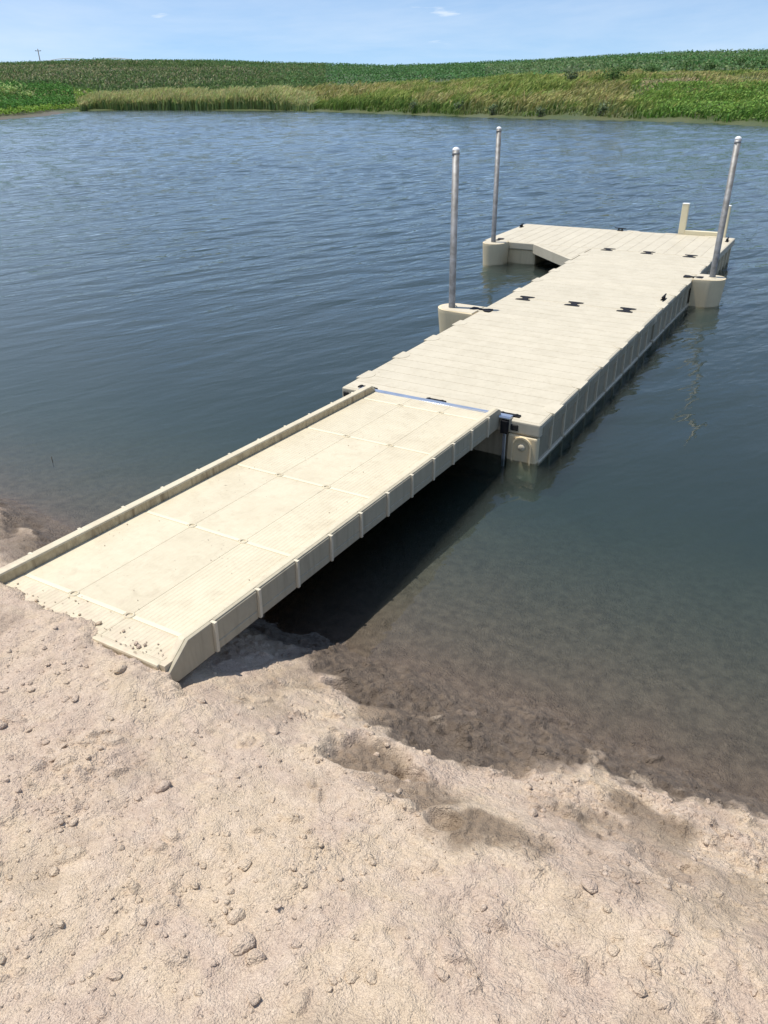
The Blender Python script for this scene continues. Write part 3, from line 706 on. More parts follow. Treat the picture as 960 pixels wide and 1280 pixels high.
# cleats
def cleat(label, x, y, rot):
    t = thing('dock_cleat', label, 'cleat', (x, y, HD), (0, 0, rot), 'black mooring cleats'); t.scale = (0.85, 0.85, 0.62)
    obj('base', box_mesh(0.10, 0.05, 0.014, 0.004, 2, 'cl'), M['rubber'], t, (0, 0, 0.006))
    for s in (-1, 1): obj('foot', box_mesh(0.022, 0.028, 0.04, 0.005, 2, 'cl'), M['rubber'], t, (s * 0.028, 0, 0.030))
    bm = bmesh.new(); rings = []
    for i in range(13):
        u = -1 + 2 * i / 12; x_ = u * 0.10; r = 0.014 * (1 - 0.45 * u * u); zc = 0.055 + 0.012 * u * u
        rings.append([bm.verts.new((x_, r * math.cos(a), zc + r * 0.8 * math.sin(a))) for a in np.linspace(0, 2 * math.pi, 9)[:-1]])
    for p, q in zip(rings[:-1], rings[1:]):
        for i in range(8): bm.faces.new((p[i], p[(i + 1) % 8], q[(i + 1) % 8], q[i]))
    bm.faces.new(rings[0][::-1]); bm.faces.new(rings[-1])
    obj('horn_bar', bm_mesh('horn_bar', bm, True), M['rubber'], t)
    return t
cleat('black cleat on the middle section edge, near the middle seam', 1.455, 3.62, math.pi / 2)
cleat('black cleat at the deck corner right beside the ladder', 1.465, 7.20, math.pi / 2)
cleat('black cleat on the short end of the crosswise section', -1.46, 7.17, math.pi / 2)
cleat('black cleat on the far edge of the crosswise section', -0.04, Y2 + TW - 0.06, 0)

# a twig standing in the shallows beyond the gangway
bm = bmesh.new()
for p_, q_, ra, rb in (((0, 0, -0.5), (0.008, 0.004, 0.02), 0.006, 0.005), ((0.008, 0.004, 0.02), (0.02, 0.0, 0.075), 0.005, 0.003), ((0.008, 0.004, 0.02), (-0.018, 0.006, 0.05), 0.003, 0.002)):
    A = [bm.verts.new((p_[0] + ra * math.cos(k * 1.257), p_[1] + ra * math.sin(k * 1.257), p_[2])) for k in range(5)]
    B = [bm.verts.new((q_[0] + rb * math.cos(k * 1.257), q_[1] + rb * math.sin(k * 1.257), q_[2])) for k in range(5)]
    for k in range(5): bm.faces.new((A[k], A[(k + 1) % 5], B[(k + 1) % 5], B[k]))
    bm.faces.new(B)
tag(obj('twig', bm_mesh('twig', bm), M['pole_wood'], None, (-1.40, -1.50, -0.012), (0, 0, 0), (0.5, 0.5, 0.5)), 'small dark twig poking out of the shallow water beside the gangway', 'twig')

# ladder
lt = thing('dock_ladder', 'cream plastic ladder with two square rails hung on the crosswise section', 'ladder', (0.80, Y2 + TW + 0.004, 0))
for x in (0.0, 0.545):
    r = box('side_rail', x - 0.045, x + 0.045, 0.004, 0.060, -0.85, HD + 0.40, M['ladder'], lt, 0.008, 2)
    box('rail_cap', x - 0.047, x + 0.047, 0.001, 0.063, HD + 0.4002, HD + 0.408, M['white'], lt, 0.003, 1)
for z in (HD - 0.02, HD - 0.30, HD - 0.58, HD - 0.86):
    box('step', 0.0455, 0.4995, -0.002 if z > 0.2 else 0.006, 0.062, z - 0.02 if z < .2 else z - 0.03, z + 0.02 if z < .2 else z + 0.075, M['ladder'], lt, 0.006, 2)

# ================================================================== GANGWAY
gw_ = thing('gangway', 'cream plastic gangway with raised kerbs leading from sand onto the dock', 'gangway', (0, 0, GA), (math.atan(GB), 0, GYAW))
XL, XR, XLi, XRi = 0.245, 1.245, 0.290, 1.200
YT = -3.100
RY = [-0.2408 - 0.2597 * i for i in range(11)]
# slab under the tread
obj('slab', prism_mesh([(XLi - 0.03, -0.012), (XLi - 0.03, YT + 0.020), (XRi + 0.03, YT + 0.020), (XRi + 0.03, -0.012)], -0.075, -0.0014, 0.001), M['ramp'], gw_)
def yz_prism(poly, x0, x1, bev=0.006):
    bm = bmesh.new(); a = [bm.verts.new((x0, y, z)) for y, z in poly]; b = [bm.verts.new((x1, y, z)) for y, z in poly]; n = len(poly)
    bm.faces.new(a); bm.faces.new(b[::-1])
    for i in range(n): bm.faces.new((a[i], b[i], b[(i + 1) % n], a[(i + 1) % n]))
    bmesh.ops.recalc_face_normals(bm, faces=bm.faces)
    if bev: bmesh.ops.bevel(bm, geom=list(bm.edges), offset=bev, segments=2, affect='EDGES', profile=0.6)
    return bm_mesh('segment', bm)
GBOT, GTOP = -0.088, 0.050
for side in (0, 1):
    x0, x1 = (XL + 0.014, XLi) if side == 0 else (XRi, XR - 0.014)
    ex = 0.07 if side == 0 else 0.0
    rail = [(YT + 0.06 - ex, GBOT), (-0.05, GBOT), (-0.004, GBOT + 0.05), (-0.004, GTOP - 0.05), (-0.022, GTOP - 0.015), (-0.055, GTOP), (YT + 0.125 - ex, GTOP), (YT - ex, -0.045), (YT + 0.004 - ex, -0.062)]
    obj('curb_rail', yz_prism(rail, x0, x1, 0.007), M['ramp'], gw_)
    xi0, xi1 = (x1 - 0.002, x1 + 0.0015) if side == 0 else (x0 - 0.0015, x0 + 0.002)
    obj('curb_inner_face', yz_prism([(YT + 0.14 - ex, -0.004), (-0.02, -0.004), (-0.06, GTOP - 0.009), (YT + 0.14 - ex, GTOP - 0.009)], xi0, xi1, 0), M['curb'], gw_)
    edges = [-0.004] + RY + [YT - ex]
    x0, x1 = (XL, XL + 0.016) if side == 0 else (XR - 0.016, XR)
    for i in range(len(edges) - 1):
        ya, yb = edges[i] - (0.007 if i else 0), edges[i + 1] + (0.007 if i < len(edges) - 2 else 0)
        if i == 0: poly = [(yb, GBOT), (ya - 0.045, GBOT), (ya - 0.006, GBOT + 0.05), (ya - 0.006, GTOP - 0.05), (ya - 0.022, GTOP - 0.017), (ya - 0.055, GTOP - 0.002), (yb, GTOP - 0.002)]
        elif i == len(edges) - 2: poly = [(yb + 0.062, GBOT), (ya, GBOT), (ya, GTOP - 0.002), (yb + 0.128, GTOP - 0.002), (yb + 0.004, -0.045), (yb + 0.008, -0.062)]
        else: poly = [(yb, GBOT), (ya, GBOT), (ya, GTOP - 0.002), (yb, GTOP - 0.002)]
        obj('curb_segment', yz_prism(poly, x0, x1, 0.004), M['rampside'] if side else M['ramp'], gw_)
        if 0 < i < len(edges) - 2:               # each segment's face is split by a low line
            xo0, xo1 = (x0 - 0.003, x0 + 0.01) if side == 0 else (x1 - 0.01, x1 + 0.003)
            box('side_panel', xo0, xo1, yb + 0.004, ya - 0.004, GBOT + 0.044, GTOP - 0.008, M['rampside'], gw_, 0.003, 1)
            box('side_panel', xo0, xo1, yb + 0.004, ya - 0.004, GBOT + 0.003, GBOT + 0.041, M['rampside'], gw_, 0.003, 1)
    for y in RY:
        xo0, xo1 = (x0 - 0.012, x1 - 0.002) if side == 0 else (x0 + 0.002, x1 + 0.012)
        obj('side_rib', yz_prism([(y - 0.0075, GBOT + 0.004), (y + 0.0075, GBOT + 0.004), (y + 0.0075, GTOP - 0.004), (y - 0.0075, GTOP - 0.004)], xo0, xo1, 0.002), M['rib'], gw_)
# tread panels with fine ribs running down the slope
CX = [XLi - 0.002, 0.594, 0.8965, XRi + 0.002]
ROWS = [-0.012] + [-0.197 - 0.6803 * i for i in range(5)] + [YT + 0.034]
for r in range(6):
    for c in range(3):
        x0, x1 = CX[c] + 0.0009, CX[c + 1] - 0.0009; y1, y0 = ROWS[r] - 0.006, ROWS[r + 1] + 0.006
        worn = 0.35 if (c == 1 and 2 <= r <= 4) or (c == 0 and 3 <= r <= 4) else 1.0
        hgt = 0.0010 * worn
        n = int((x1 - x0) / 0.0200); p = (x1 - x0) / n
        prof = [(x0, -0.008), (x0, 0.0)]
        for i in range(n):
            a = x0 + i * p
            prof += [(a + p * 0.22, 0.0), (a + p * 0.36, hgt), (a + p * 0.70, hgt), (a + p * 0.84, 0.0)]
        prof += [(x1, 0.0), (x1, -0.008)]
        bm = bmesh.new()
        ym = [y0, y0 + 0.012, y1 - 0.012, y1]
        rings = [[bm.verts.new((px, y, pz if 0 < j < 3 else min(pz, 0.0) - 0.0006)) for px, pz in prof] for j, y in enumerate(ym)]
        for ra, rb in zip(rings[:-1], rings[1:]):
            for i in range(len(prof) - 1): bm.faces.new((ra[i], ra[i + 1], rb[i + 1], rb[i]))
        obj('tread_panel', bm_mesh('tread', bm), M['ramp'], gw_)
for i, y in enumerate(ROWS[1:-1]):
    for a, b in zip(CX[:-1], CX[1:]):
        box('cross_rib', a + 0.022, b - 0.022, y - 0.011, y + 0.011, -0.0065, 0.0038, M['ramprib'], gw_, 0.0036, 2)
ringm = lathe_mesh([(0.0135, -0.006), (0.0135, 0.003), (0.016, 0.0055), (0.020, 0.0045), (0.0215, -0.004)], 18)
holem = lathe_mesh([(0, -0.004), (0.0136, -0.004)], 18)
for y in ROWS[1:-1]:
    for x in CX[1:3]:
        o = obj('bolt_ring', ringm, M['ramp'], gw_, (x, y, 0)); obj('bolt_hole', holem, M['line'], o, (0, 0, 0))
box('toe_lip', XLi + 0.001, XRi + 0.006, YT + 0.008, YT + 0.0375, -0.050, 0.0008, M['ramp'], gw_, 0.008, 2)
hb = thing('hinge_bar', 'bright galvanised hinge bar lying between gangway and dock', 'hinge', (0.74, -0.004, HD + 0.004), (0, 0, GYAW * 0))
obj('bar', box_mesh(1.16, 0.050, 0.018, 0.005, 2, 'hb'), M['hinge'], hb, (0, 0.018, 0.004))
obj('pin', (lambda m: m)(lathe_mesh([(0, -0.58), (0.011, -0.58), (0.011, 0.58), (0, 0.58)], 14)), M['hinge'], hb, (0, -0.010, 0.006), (0, math.pi / 2, 0))
for x, wh in ((0.185, 'by the dirty kerb'), (0.737, 'at the middle'), (1.285, 'above the arched pod')):
    t = thing('hinge_coupler', 'flat black rubber coupler on the hinge bar, ' + wh, 'coupler', (x, 0.062, HD), (0, 0, 0), 'couplers along the hinge bar')
    obj('plate', box_mesh(0.15, 0.040, 0.012, 0.005, 2, 'hc'), M['rubber'], t, (0, 0, 0.004))
    obj('tongue', box_mesh(0.05, 0.03, 0.09, 0.005, 2, 'hc'), M['rubber'], t, (0, -0.078, -0.052))
    for s in (-1, 1): obj('bolt', bolt, M['rubber'], t, (s * 0.05, 0, 0.010))
hp = thing('hinge_bracket', 'grey steel hinge plate fixed upright on the dock front under the gangway end', 'bracket', (1.29, -0.02, 0.0))
obj('plate', box_mesh(0.022, 0.012, 0.26, 0.003, 1, 'hp'), M['hinge'], hp, (0, 0, 0.075))

# ================================================================== FAR PLANTS
def tri_mesh(name, V, C, nper):
    """V: (n*nper,3); faces of nper verts each; C colours per vertex"""
    me = bpy.data.meshes.new(name); n = len(V)
    me.vertices.add(n); me.vertices.foreach_set('co', V.astype(np.float32).ravel())
    me.loops.add(n); me.loops.foreach_set('vertex_index', np.arange(n, dtype=np.int32))
    me.polygons.add(n // nper); me.polygons.foreach_set('loop_start', np.arange(0, n, nper, dtype=np.int32))
    me.update()
    a = me.attributes.new('Col', 'FLOAT_COLOR', 'POINT')
    a.data.foreach_set('color', np.concatenate([C, np.ones((n, 1))], 1).astype(np.float32).ravel())
    me.materials.append(M['leaf']); return me
def hz(x, y):
    z, sdn, _ = base_h(x, y); return z, sdn
def blades(x, y, z, h, w, col, lean=0.25, wind=(0.10, 0.02), tipcol=None, rng=RNG):
    n = len(x); az = rng.uniform(0, 2 * np.pi, n)
    bx, by = np.cos(az) * w / 2, np.sin(az) * w / 2
    la = rng.uniform(0, 2 * np.pi, n); ll = rng.uniform(0, lean, n) * h
    V = np.empty((n, 8, 3))
    tx, ty = x + np.cos(la) * ll + wind[0] * h, y + np.sin(la) * ll + wind[1] * h
    mx, my, mz = x + (tx - x) * 0.28, y + (ty - y) * 0.28, z + h * 0.70
    V[:, 0] = np.stack([x - bx, y - by, z], 1); V[:, 1] = np.stack([x + bx, y + by, z], 1)
    V[:, 2] = np.stack([mx + bx, my + by, mz], 1); V[:, 3] = np.stack([mx - bx, my - by, mz], 1)
    V[:, 4] = V[:, 3]; V[:, 5] = V[:, 2]
    V[:, 6] = np.stack([tx + bx * 0.3, ty + by * 0.3, z + h], 1); V[:, 7] = np.stack([tx - bx * 0.3, ty - by * 0.3, z + h * 0.98], 1)
    C = np.repeat(col[:, None, :], 8, 1)
    if tipcol is not None: C[:, 4:] = tipcol[:, None, :]
    return V.reshape(-1, 3), C.reshape(-1, 3)
def leaves(x, y, z, size, col, flat=0.5, rng=RNG):
    n = len(x)
    nrm = rng.normal(size=(n, 3)); nrm[:, 2] = np.abs(nrm[:, 2]) + flat; nrm /= np.linalg.norm(nrm, axis=1)[:, None]
    t = np.cross(nrm, rng.normal(size=(n, 3))); t /= np.linalg.norm(t, axis=1)[:, None]
    b = np.cross(nrm, t); s = size[:, None]; c = np.stack([x, y, z], 1)
    V = np.stack([c - t * s * .5, c - b * s * .32, c + t * s * .5, c + b * s * .32], 1)
    return V.reshape(-1, 3), np.repeat(col, 4, 0)
def pick(n, cols, weights, var=0.18, rng=RNG):
    cols = np.array(cols); i = rng.choice(len(cols), n, p=np.array(weights) / sum(weights))
    return np.clip(cols[i] * (1 + rng.normal(0, var, (n, 1))) * (1 + rng.normal(0, 0.06, (n, 3))), 0.005, 0.8)
def at_bearing(az, dist): return CAM[0] + np.sin(az) * dist, CAM[1] + np.cos(az) * dist
def stuff(name, parts, label, cat):
    V = np.concatenate([p[0] for p in parts]); C = np.concatenate([p[1] for p in parts])
    o = obj(name, tri_mesh(name, V, C, 4), None); o['kind'] = 'stuff'; tag(o, label, cat); return o
def scatter(n, azr, sdr, rng=RNG, over=6, dmax=330):
    """random points on the land inside a bearing sector and a range of distances from the water's edge"""
    xs_, ys_ = [], []
    az0, az1 = azr; got = 0
    while got < n:
        m = n * over
        az = rng.uniform(az0, az1, m); d = np.sqrt(rng.uniform(38 ** 2, dmax ** 2, m))
        x, y = at_bearing(az, d); sd = signed_dist(x, y)
        k = (sd > sdr[0]) & (sd < sdr[1]); xs_.append(x[k]); ys_.append(y[k]); got += int(k.sum())
    x = np.concatenate(xs_)[:n]; y = np.concatenate(ys_)[:n]
    z, sdn = hz(x, y)
    return x, y, z, sdn
def bearing(x, y): return np.arctan2(x - CAM[0], y - CAM[1])

# right bank: long wind-blown grass with greener and yellower drifts
x, y, z, sd = scatter(60000, (-0.66, 0.02), (0.05, 30), dmax=105)
az = bearing(x, y)
dr = fbm(x, y, 0.13, 4, 201); dr2 = fbm(x, y, 0.35, 3, 205)
clump = np.clip(0.75 + 0.9 * fbm(x, y, 0.45, 3, 207), 0.3, 1.6)
h = (0.45 + 0.45 * RNG.random(len(x))) * clump * np.interp(sd, [0, 2, 10, 30], [0.9, 1.1, 0.95, 0.7])
h *= np.interp(az, [-0.66, -0.45, -0.30, -0.24, 0.1], [1.1, 1.1, 0.9, 0.55, 0.5])
base = np.where((dr > 0.05)[:, None], pick(len(x), [(.30, .30, .105), (.40, .37, .16), (.24, .28, .08)], [4, 3, 3]), pick(len(x), [(.17, .245, .055), (.22, .29, .07), (.28, .32, .09)], [4, 4, 2]))
lush = (az + 0.05 * fbm(x, y, 0.09, 4, 209) > -0.25) & (sd < 13 + 9 * dr) & (dr2 > -0.30)
base[lush] = pick(int(lush.sum()), [(.17, .29, .05), (.23, .33, .075), (.12, .21, .04)], [4, 3, 3])
bare = (az > -0.25) & (az < -0.19) & (sd > 9) & (sd < 17) & (dr2 > -0.1)
base[bare] = pick(int(bare.sum()), [(.42, .36, .20), (.36, .33, .15)], [1, 1]); h[bare] *= 0.6
low = sd < 1.6 + 1.5 * dr2
base[low] *= np.array([0.60, 0.72, 0.66])
stuff('tall_grass', [blades(x, y, z - 0.03, h, 0.05 + 0.05 * RNG.random(len(x)), base, 0.7, (0.40, 0.10), base * np.array([1.2, 1.12, 1.15]))],
      'long wind-blown yellow-green grass covering the steep pond bank', 'grass')
# reeds along the far shore
x, y, z, sd = scatter(22000, (-0.872, -0.615), (-0.4, 4.6), over=30, dmax=125)
dr = fbm(x, y, 0.3, 3, 221)
az = bearing(x, y)
h = (0.85 + 0.75 * RNG.random(len(x))) * np.interp(az, [-0.872, -0.85, -0.66, -0.622], [0.6, 1.0, 1.0, 0.7]) * (1 + 0.35 * dr)
b = pick(len(x), [(.24, .34, .11), (.29, .37, .13), (.34, .39, .16)], [4, 4, 3])
tp = np.where((RNG.random(len(x)) < 0.75)[:, None], pick(len(x), [(.48, .44, .22), (.38, .38, .16)], [1, 1]), b * 1.2)
stuff('reed_bed', [blades(x, y, np.maximum(z, -0.1), h, 0.06 + 0.06 * RNG.random(len(x)), b, 0.6, (0.25, 0.03), tp)],
      'tall pale-topped reeds standing along the far waterline', 'reeds')
# broad-leaved crop on the spit beside the reeds
x, y, z, sd = scatter(34000, (-1.03, -0.852), (0.7, 19), over=20, dmax=135)
az = bearing(x, y)
rows = 0.5 + 0.5 * np.sin((x * 0.55 + y * 0.83) * 2 * math.pi / 0.95)
u = RNG.random(len(x)); hh = (0.95 + 0.35 * fbm(x, y, 0.5, 3, 231)) * (0.65 + 0.35 * rows)
c = pick(len(x), [(.055, .15, .028), (.080, .20, .04), (.12, .26, .055)], [3, 5, 2]) * (0.55 + 0.6 * u[:, None])
edge = (sd < 1.8 + 0.8 * fbm(x, y, 0.3, 2, 233)) | (az > -0.875)
c[edge] = pick(int(edge.sum()), [(.18, .32, .045), (.25, .36, .07), (.12, .22, .03)], [3, 3, 2]); hh[edge] *= 0.55
stuff('bean_crop', [leaves(x, y, z + hh * (0.15 + 0.85 * u), 0.18 + 0.12 * RNG.random(len(x)), c)],
      'dense dark green bean crop on the low spit by the water', 'crop')
# rough pasture on the left slope: tan seed heads over grey-green
x, y, z, sd = scatter(46000, (-1.03, -0.60), (4, 118), over=8, dmax=240)
az = bearing(x, y)
dr = fbm(x, y, 0.05, 4, 241)
tan = RNG.random(len(x)) < np.clip(0.36 + 0.9 * dr, 0.05, 0.8) * np.interp(az, [-0.78, -0.66], [1.0, 0.35])
c = np.where(tan[:, None], pick(len(x), [(.34, .32, .18), (.27, .27, .14)], [1, 1]), pick(len(x), [(.12, .19, .065), (.15, .22, .075), (.10, .16, .055)], [3, 3, 2]))
h = 0.35 + 0.35 * RNG.random(len(x))
belt = (sd < 15 + 4 * dr)
c[belt] = pick(int(belt.sum()), [(.48, .45, .22), (.38, .40, .15), (.27, .34, .10)], [4, 3, 2]); h[belt] *= 0.9
stuff('pasture_grass', [blades(x, y, z - 0.02, h, 0.14 + 0.14 * RNG.random(len(x)), c, 0.9)],
      'rough grey-green pasture flecked with tan seed heads on the slope', 'grass')
# dark row crop on the crest
def crest_mask(x, y, sd):
    az = bearing(x, y)
    lo = np.interp(az, [-1.0, -0.745, -0.68, -0.632, -0.533, -0.40, -0.12, 0.1], [108, 104, 80, 28, 24, 27, 26, 24])
    return sd > lo + 5 * fbm(x, y, 0.08, 3, 251)
x, y, z, sd = scatter(120000, (-1.03, 0.02), (18, 150), over=4, dmax=290)
k = crest_mask(x, y, sd); x, y, z, sd = x[k], y[k], z[k], sd[k]
rows = 0.5 + 0.5 * np.sin((x * 0.86 - y * 0.5) * 2 * math.pi / 2.4)
u = RNG.random(len(x)); az = bearing(x, y)
hh = (0.65 + 0.2 * fbm(x, y, 0.3, 3, 261)) * (0.7 + 0.3 * rows)
c = pick(len(x), [(.060, .145, .045), (.080, .18, .055), (.11, .215, .075)], [4, 4, 2]) * (0.65 + 0.5 * u[:, None])
pale = (az > -0.42) & (fbm(x, y, 0.07, 3, 265) > -0.05)
c[pale] = pick(int(pale.sum()), [(.13, .22, .085), (.10, .18, .065), (.20, .26, .12)], [3, 4, 2])
stuff('row_crop', [leaves(x, y, z + hh * u, 0.26 + 0.18 * RNG.random(len(x)), c, 0.6)],
      'dark green row crop along the crest of the hill', 'crop')
# leafy lush weeds low on the right bank
x, y, z, sd = scatter(18000, (-0.30, 0.02), (0.3, 14), over=14, dmax=85)
k = bearing(x, y) + 0.06 * fbm(x, y, 0.09, 4, 209) > -0.235 + 0.03 * RNG.random(len(x)); x, y, z, sd = x[k], y[k], z[k], sd[k]
u = RNG.random(len(x))
c = pick(len(x), [(.16, .29, .05), (.22, .35, .075), (.11, .20, .04)], [4, 3, 3]) * (0.6 + 0.5 * u[:, None])
stuff('bank_weeds', [leaves(x, y, z + 0.45 * u * (0.6 + 0.5 * fbm(x, y, 0.5, 2, 271)), 0.11 + 0.09 * RNG.random(len(x)), c, 0.3)],
      'lush bright green broad-leaved weeds low on the pond bank', 'weeds')

# single tall weeds and bushes that stand out of the bank
def bush(name, label, cat, az, dist, R_, H_, cols, n=420, leaf=0.16, group=None, stems=5):
    x0, y0 = at_bearing(np.array([az]), np.array([dist])); z0, _ = hz(x0, y0)
    t = thing(name, label, cat, (float(x0[0]), float(y0[0]), float(z0[0]) - 0.03), (0, 0, 0), group)
    rng = np.random.default_rng(int(abs(az) * 1e4 + dist * 10))
    bm = bmesh.new(); tips = []
    for i in range(stems):
        a = rng.uniform(0, 6.28); l = rng.uniform(0.1, 0.75) * R_; hh = H_ * rng.uniform(0.65, 1.0)
        tip = (math.cos(a) * l, math.sin(a) * l, hh); tips.append(tip)
        r0, r1 = 0.02, 0.008
        for (px, py, pz), (qx, qy, qz), ra, rb in (((0, 0, 0), (tip[0] * .4, tip[1] * .4, hh * .55), r0, (r0 + r1) / 2), ((tip[0] * .4, tip[1] * .4, hh * .55), tip, (r0 + r1) / 2, r1)):
            A = [bm.verts.new((px + ra * math.cos(k * 2.094), py + ra * math.sin(k * 2.094), pz)) for k in range(3)]
            B = [bm.verts.new((qx + rb * math.cos(k * 2.094), qy + rb * math.sin(k * 2.094), qz)) for k in range(3)]
            for k in range(3): bm.faces.new((A[k], A[(k + 1) % 3], B[(k + 1) % 3], B[k]))
    obj('stems', bm_mesh('stems', bm), M['pole_wood'], t)
    tt = np.array(tips)[rng.integers(0, stems, n)]
    f = rng.random(n) ** 0.7
    P = tt * f[:, None] * np.array([0.9, 0.9, 1.0]) + rng.normal(0, 0.17 * R_, (n, 3)) * np.array([1, 1, 0.6])
    P[:, 2] = np.maximum(P[:, 2], 0.04)
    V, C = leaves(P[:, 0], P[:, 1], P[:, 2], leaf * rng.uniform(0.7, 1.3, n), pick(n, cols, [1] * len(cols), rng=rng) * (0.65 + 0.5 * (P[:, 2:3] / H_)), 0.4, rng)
    obj('foliage', tri_mesh('foliage', V, C, 4), None, t)
    return t
GREY = [(.15, .20, .10), (.20, .25, .14), (.10, .15, .07)]
DARK = [(.06, .13, .035), (.09, .17, .05), (.13, .21, .07)]
PALE = [(.36, .46, .17), (.42, .50, .20), (.25, .34, .10)]
bush('weed_bush', 'grey-green tall weed bush standing above the long grass, taller of the pair', 'bush', -0.321, 76, 1.3, 1.6, GREY, 560, 0.17)
bush('weed_bush', 'dark green spreading weed bush right of the grey-green one', 'bush', -0.280, 75, 1.8, 1.25, DARK, 560, 0.17)
for i, (a, d, r, h_) in enumerate(((-0.235, 88, 1.7, 1.0), (-0.205, 92, 2.0, 1.1), (-0.180, 88, 1.5, 1.0), (-0.150, 93, 2.2, 1.2), (-0.128, 87, 1.6, 1.0), (-0.27, 90, 1.6, 0.9))):
    bush('weed_bush', 'dark round bush at the upper edge of the grassy bank', 'bush', a, d, r, h_, DARK, 420, 0.18, 'bushes along the top of the bank')
for i, (a, d, r, h_) in enumerate(((-0.45, 67.5, 0.7, 0.9), (-0.41, 63.5, 0.6, 0.8), (-0.355, 60, 0.6, 0.8), (-0.29, 58, 0.7, 0.8), (-0.50, 72, 0.8, 1.0))):
    bush('weed_plant', 'grey-green weed clump in the long grass near the waterline', 'weed', a, d, r, h_, GREY, 200, 0.13, 'weed clumps in the bank grass', 4)
bush('pale_bush', 'pale yellow-green bush behind the bean crop', 'bush', -0.940, 114, 2.6, 1.6, PALE, 800, 0.24, stems=7)
bush('pale_bush', 'small pale bush at the back corner of the bean crop', 'bush', -0.922, 116, 1.5, 1.1, PALE, 360, 0.22)

# utility pole and irrigation line on the skyline
def place(az, d):
    x, y = at_bearing(np.array([az]), np.array([d])); z, _ = hz(x, y); return float(x[0]), float(y[0]), float(z[0])
px, py, pz = place(-0.902, 330)
t = thing('utility_pole', 'lone thin utility pole on the skyline', 'utility pole', (px, py, pz - 0.5), (0, 0, 0.9))
obj('shaft', lathe_mesh([(0, 0), (0.20, 0), (0.13, 9.8), (0, 9.8)], 8), M['pole_wood'], t)
obj('crossarm', box_mesh(2.0, 0.14, 0.16, 0.01, 1, 'ca'), M['pole_wood'], t, (0, 0, 9.2))
for s in (-0.8, 0.8): obj('insulator', lathe_mesh([(0, 0), (0.07, 0), (0.07, 0.2), (0, 0.22)], 8), M['white'], t, (s, 0, 9.28))
ax, ay, az_ = place(-0.898, 262); bx, by, bz = place(-0.805, 262)
tz = max(az_, bz)
L_ = math.hypot(bx - ax, by - ay); ang = math.atan2(by - ay, bx - ax)
t = thing('irrigation_pivot', 'long pale irrigation pivot boom on wheeled towers along the skyline', 'irrigation boom', (ax, ay, 5.7), (0, 0, ang))
def rod(bm, p, q, r, n=5):
    p, q = Vector(p), Vector(q); d = (q - p).normalized(); a = d.orthogonal().normalized(); b = d.cross(a)
    A = [bm.verts.new(p + a * r * math.cos(k * 2 * math.pi / n) + b * r * math.sin(k * 2 * math.pi / n)) for k in range(n)]
    B = [bm.verts.new(q + a * r * math.cos(k * 2 * math.pi / n) + b * r * math.sin(k * 2 * math.pi / n)) for k in range(n)]
    for k in range(n): bm.faces.new((A[k], A[(k + 1) % n], B[(k + 1) % n], B[k]))
spans = 2
for i in range(spans):
    x0, x1 = L_ * i / spans, L_ * (i + 1) / spans
    bm = bmesh.new(); P = [(x0 + (x1 - x0) * k / 10, 0, 3.6 + 0.7 * math.sin(math.pi * k / 10)) for k in range(11)]
    for a, b in zip(P[:-1], P[1:]): rod(bm, a, b, 0.10)
    obj('boom_pipe', bm_mesh('boom_pipe', bm), M['white'], t)
    bm = bmesh.new(); Q = [(x0 + (x1 - x0) * k / 10, 0, 3.4 - 0.15 * math.sin(math.pi * k / 10)) for k in range(11)]
    for a, b in zip(Q[:-1], Q[1:]): rod(bm, a, b, 0.035, 4)
    for k in range(1, 10): rod(bm, P[k], Q[k], 0.03, 4)
    obj('truss', bm_mesh('truss', bm), M['white'], t)
for i in range(spans + 1):
    x0 = L_ * i / spans; bm = bmesh.new()
    for s in (-1, 1): rod(bm, (x0, 0, 3.6), (x0, s * 1.6, 0.6), 0.07)
    rod(bm, (x0, -1.6, 0.6), (x0, 1.6, 0.6), 0.07)
    tw = obj('tower', bm_mesh('tower', bm), M['white'], t)
    for s in (-1, 1): obj('wheel', lathe_mesh([(0, -0.15), (0.6, -0.15), (0.65, 0), (0.6, 0.15), (0, 0.15)], 14), M['rubber'], tw, (x0, s * 1.6, 0.6), (math.pi / 2, 0, math.pi / 2))

# ================================================================== CLODS AND CRUMBS
M['clod'] = M['ground']
def clod_mesh(seed, sub=2):
    r = np.random.default_rng(seed); bm = bmesh.new(); bmesh.ops.create_icosphere(bm, subdivisions=sub, radius=1.0)
    ph = r.uniform(0, 6.28, 6); dirs = r.normal(size=(7, 3)); dirs /= np.linalg.norm(dirs, axis=1)[:, None]; cut = r.uniform(0.55, 0.95, 7)
    for v in bm.verts:
        c = np.array(v.co)
        for d, k in zip(dirs, cut):                # chipped flats
            s = c @ d
            if s > k: c = c - d * (s - k) * 0.85
        c = c * (1 + 0.12 * math.sin(7 * c[0] + ph[3]) * math.sin(6 * c[1] + ph[4]) + 0.10 * math.sin(3 * c[0] + ph[0]) + 0.08 * math.sin(4 * c[1] + ph[1]) + 0.07 * math.sin(5 * c[2] + ph[2])) + r.normal(0, 0.03, 3)
        v.co = Vector(c)
    me = bm_mesh('clod', bm, True); me.materials.append(M['clod']); return me
cl = [clod_mesh(40 + i, 2) for i in range(7)]
rc = np.random.default_rng(77)
groups = [((1.55, -3.62), 0.12), ((1.30, -3.42), 0.12), ((2.02, -3.60), 0.10), ((2.25, -3.72), 0.12), ((1.05, -3.28), 0.10), ((2.10, -2.86), 0.12), ((2.9, -3.0), 0.15), ((3.0, -3.3), 0.15), ((2.62, -3.45), 0.2), ((1.75, -3.05), 0.2)]
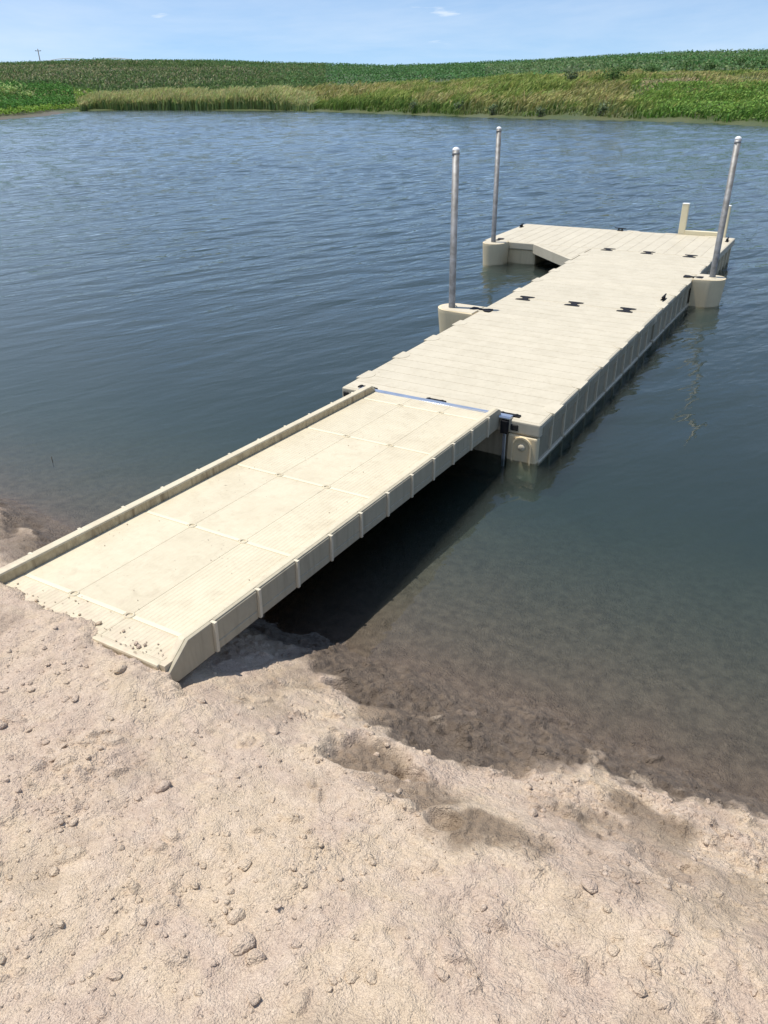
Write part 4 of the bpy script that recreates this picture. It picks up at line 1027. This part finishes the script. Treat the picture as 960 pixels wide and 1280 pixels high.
for i in range(72):
    if rc.random() < 0.75: (c, s) = groups[rc.integers(len(groups))]; x, y = c[0] + rc.normal(0, s), c[1] + rc.normal(0, s * 0.8)
    else: x, y = rc.uniform(0.9, 3.4), rc.uniform(-4.0, -2.5)
    if y > -3.14 and x < 1.42: y = -3.16 - rc.uniform(0, 0.2)
    r = 0.0080 * (1 / max(rc.random(), 0.08)) ** 0.42
    z = ground_z(x, y)
    o = obj('sand_clod', cl[i % 7], None, None, (x, y, z + r * 0.12), (rc.uniform(-0.4, 0.4), rc.uniform(-0.4, 0.4), rc.uniform(0, 6.28)), (r * rc.uniform(0.9, 1.5), r, r * rc.uniform(0.5, 0.8)))
    if y > -3.3 and x < 1.6: tag(o, 'loose dry clod on the sand just below the gangway toe', 'clod', 'loose clods at the gangway toe')
    elif y > -3.0: tag(o, 'loose dry clod among the damp hollows near the waterline', 'clod', 'loose clods by the damp hollows')
    else: tag(o, 'loose dry clod on the open dry sand away from the water', 'clod', 'loose clods on the open sand')
# crumbs: far too many to count
oc = bmesh.new(); bmesh.ops.create_icosphere(oc, subdivisions=1, radius=1.0)
ov = np.array([v.co[:] for v in oc.verts]); of = np.array([[v.index for v in f.verts] for f in oc.faces]); oc.free()
if len(of) > 20: pass
def crumbs(n, label):
    V = []; Fc = []; off = 0
    for i in range(n):
        if rc.random() < 0.55: c = pc[rc.integers(npatch)]; x, y = c[0] + rc.normal(0, 0.15), c[1] + rc.normal(0, 0.11)
        else: x, y = rc.uniform(0.7, 3.6), rc.uniform(-4.05, -2.35)
        if not (-4.1 < y < -2.3): continue
        lxx = x + y * GYAW; lyy = y - x * GYAW
        if 0.2 < lxx < 1.27 and lyy > -3.13:
            continue
        if WG[np.searchsorted(ys, y), np.searchsorted(xs, x)] > 0.25: continue
        r = 0.0026 * (1 / max(rc.random(), 0.04)) ** 0.42
        z = ground_z(x, y)
        v = ov * (1 + rc.normal(0, 0.17, ov.shape)); a = rc.uniform(0, 6.28); ca, sa = math.cos(a), math.sin(a)
        v = np.stack([(v[:, 0] * ca - v[:, 1] * sa) * r * 1.2, (v[:, 0] * sa + v[:, 1] * ca) * r, v[:, 2] * r * 0.65], 1) + np.array([x, y, z + r * 0.05])
        V.append(v); Fc.append(of + off); off += len(ov)
    # grit trodden onto the gangway near its toe
    for i in range(150):
        lx_ = rc.uniform(XLi + .01, XRi - .01); ly_ = -3.07 + abs(rc.normal(0, 0.05)) if rc.random() < 0.55 else rc.uniform(-3.0, -0.4)
        sc_ = 1.0 if ly_ < -2.9 else 0.55
        r = sc_ * 0.0022 * (1 / max(rc.random(), 0.03)) ** 0.45
        if ly_ > -2.9: r = min(r, 0.0030)
        v = ov * (1 + rc.normal(0, 0.22, ov.shape)) * r; v[:, 2] *= 0.7
        wx, wy = lx_ * math.cos(GYAW) - ly_ * math.sin(GYAW), lx_ * math.sin(GYAW) + ly_ * math.cos(GYAW)
        V.append(v + np.array([wx, wy, GA + GB * ly_ + 0.003 + r * 0.3])); Fc.append(of + off); off += len(ov)
    V = np.concatenate(V); Fc = np.concatenate(Fc)
    me = bpy.data.meshes.new('sand_crumbs'); me.from_pydata(V.tolist(), [], Fc.tolist()); me.update(); me.materials.append(M['clod']); me.polygons.foreach_set('use_smooth', [True] * len(me.polygons))
    o = obj('sand_crumbs', me, None); o['kind'] = 'stuff'; tag(o, label, 'crumbs')
crumbs(3300, 'small loose crumbs of dry sand strewn over the bank')
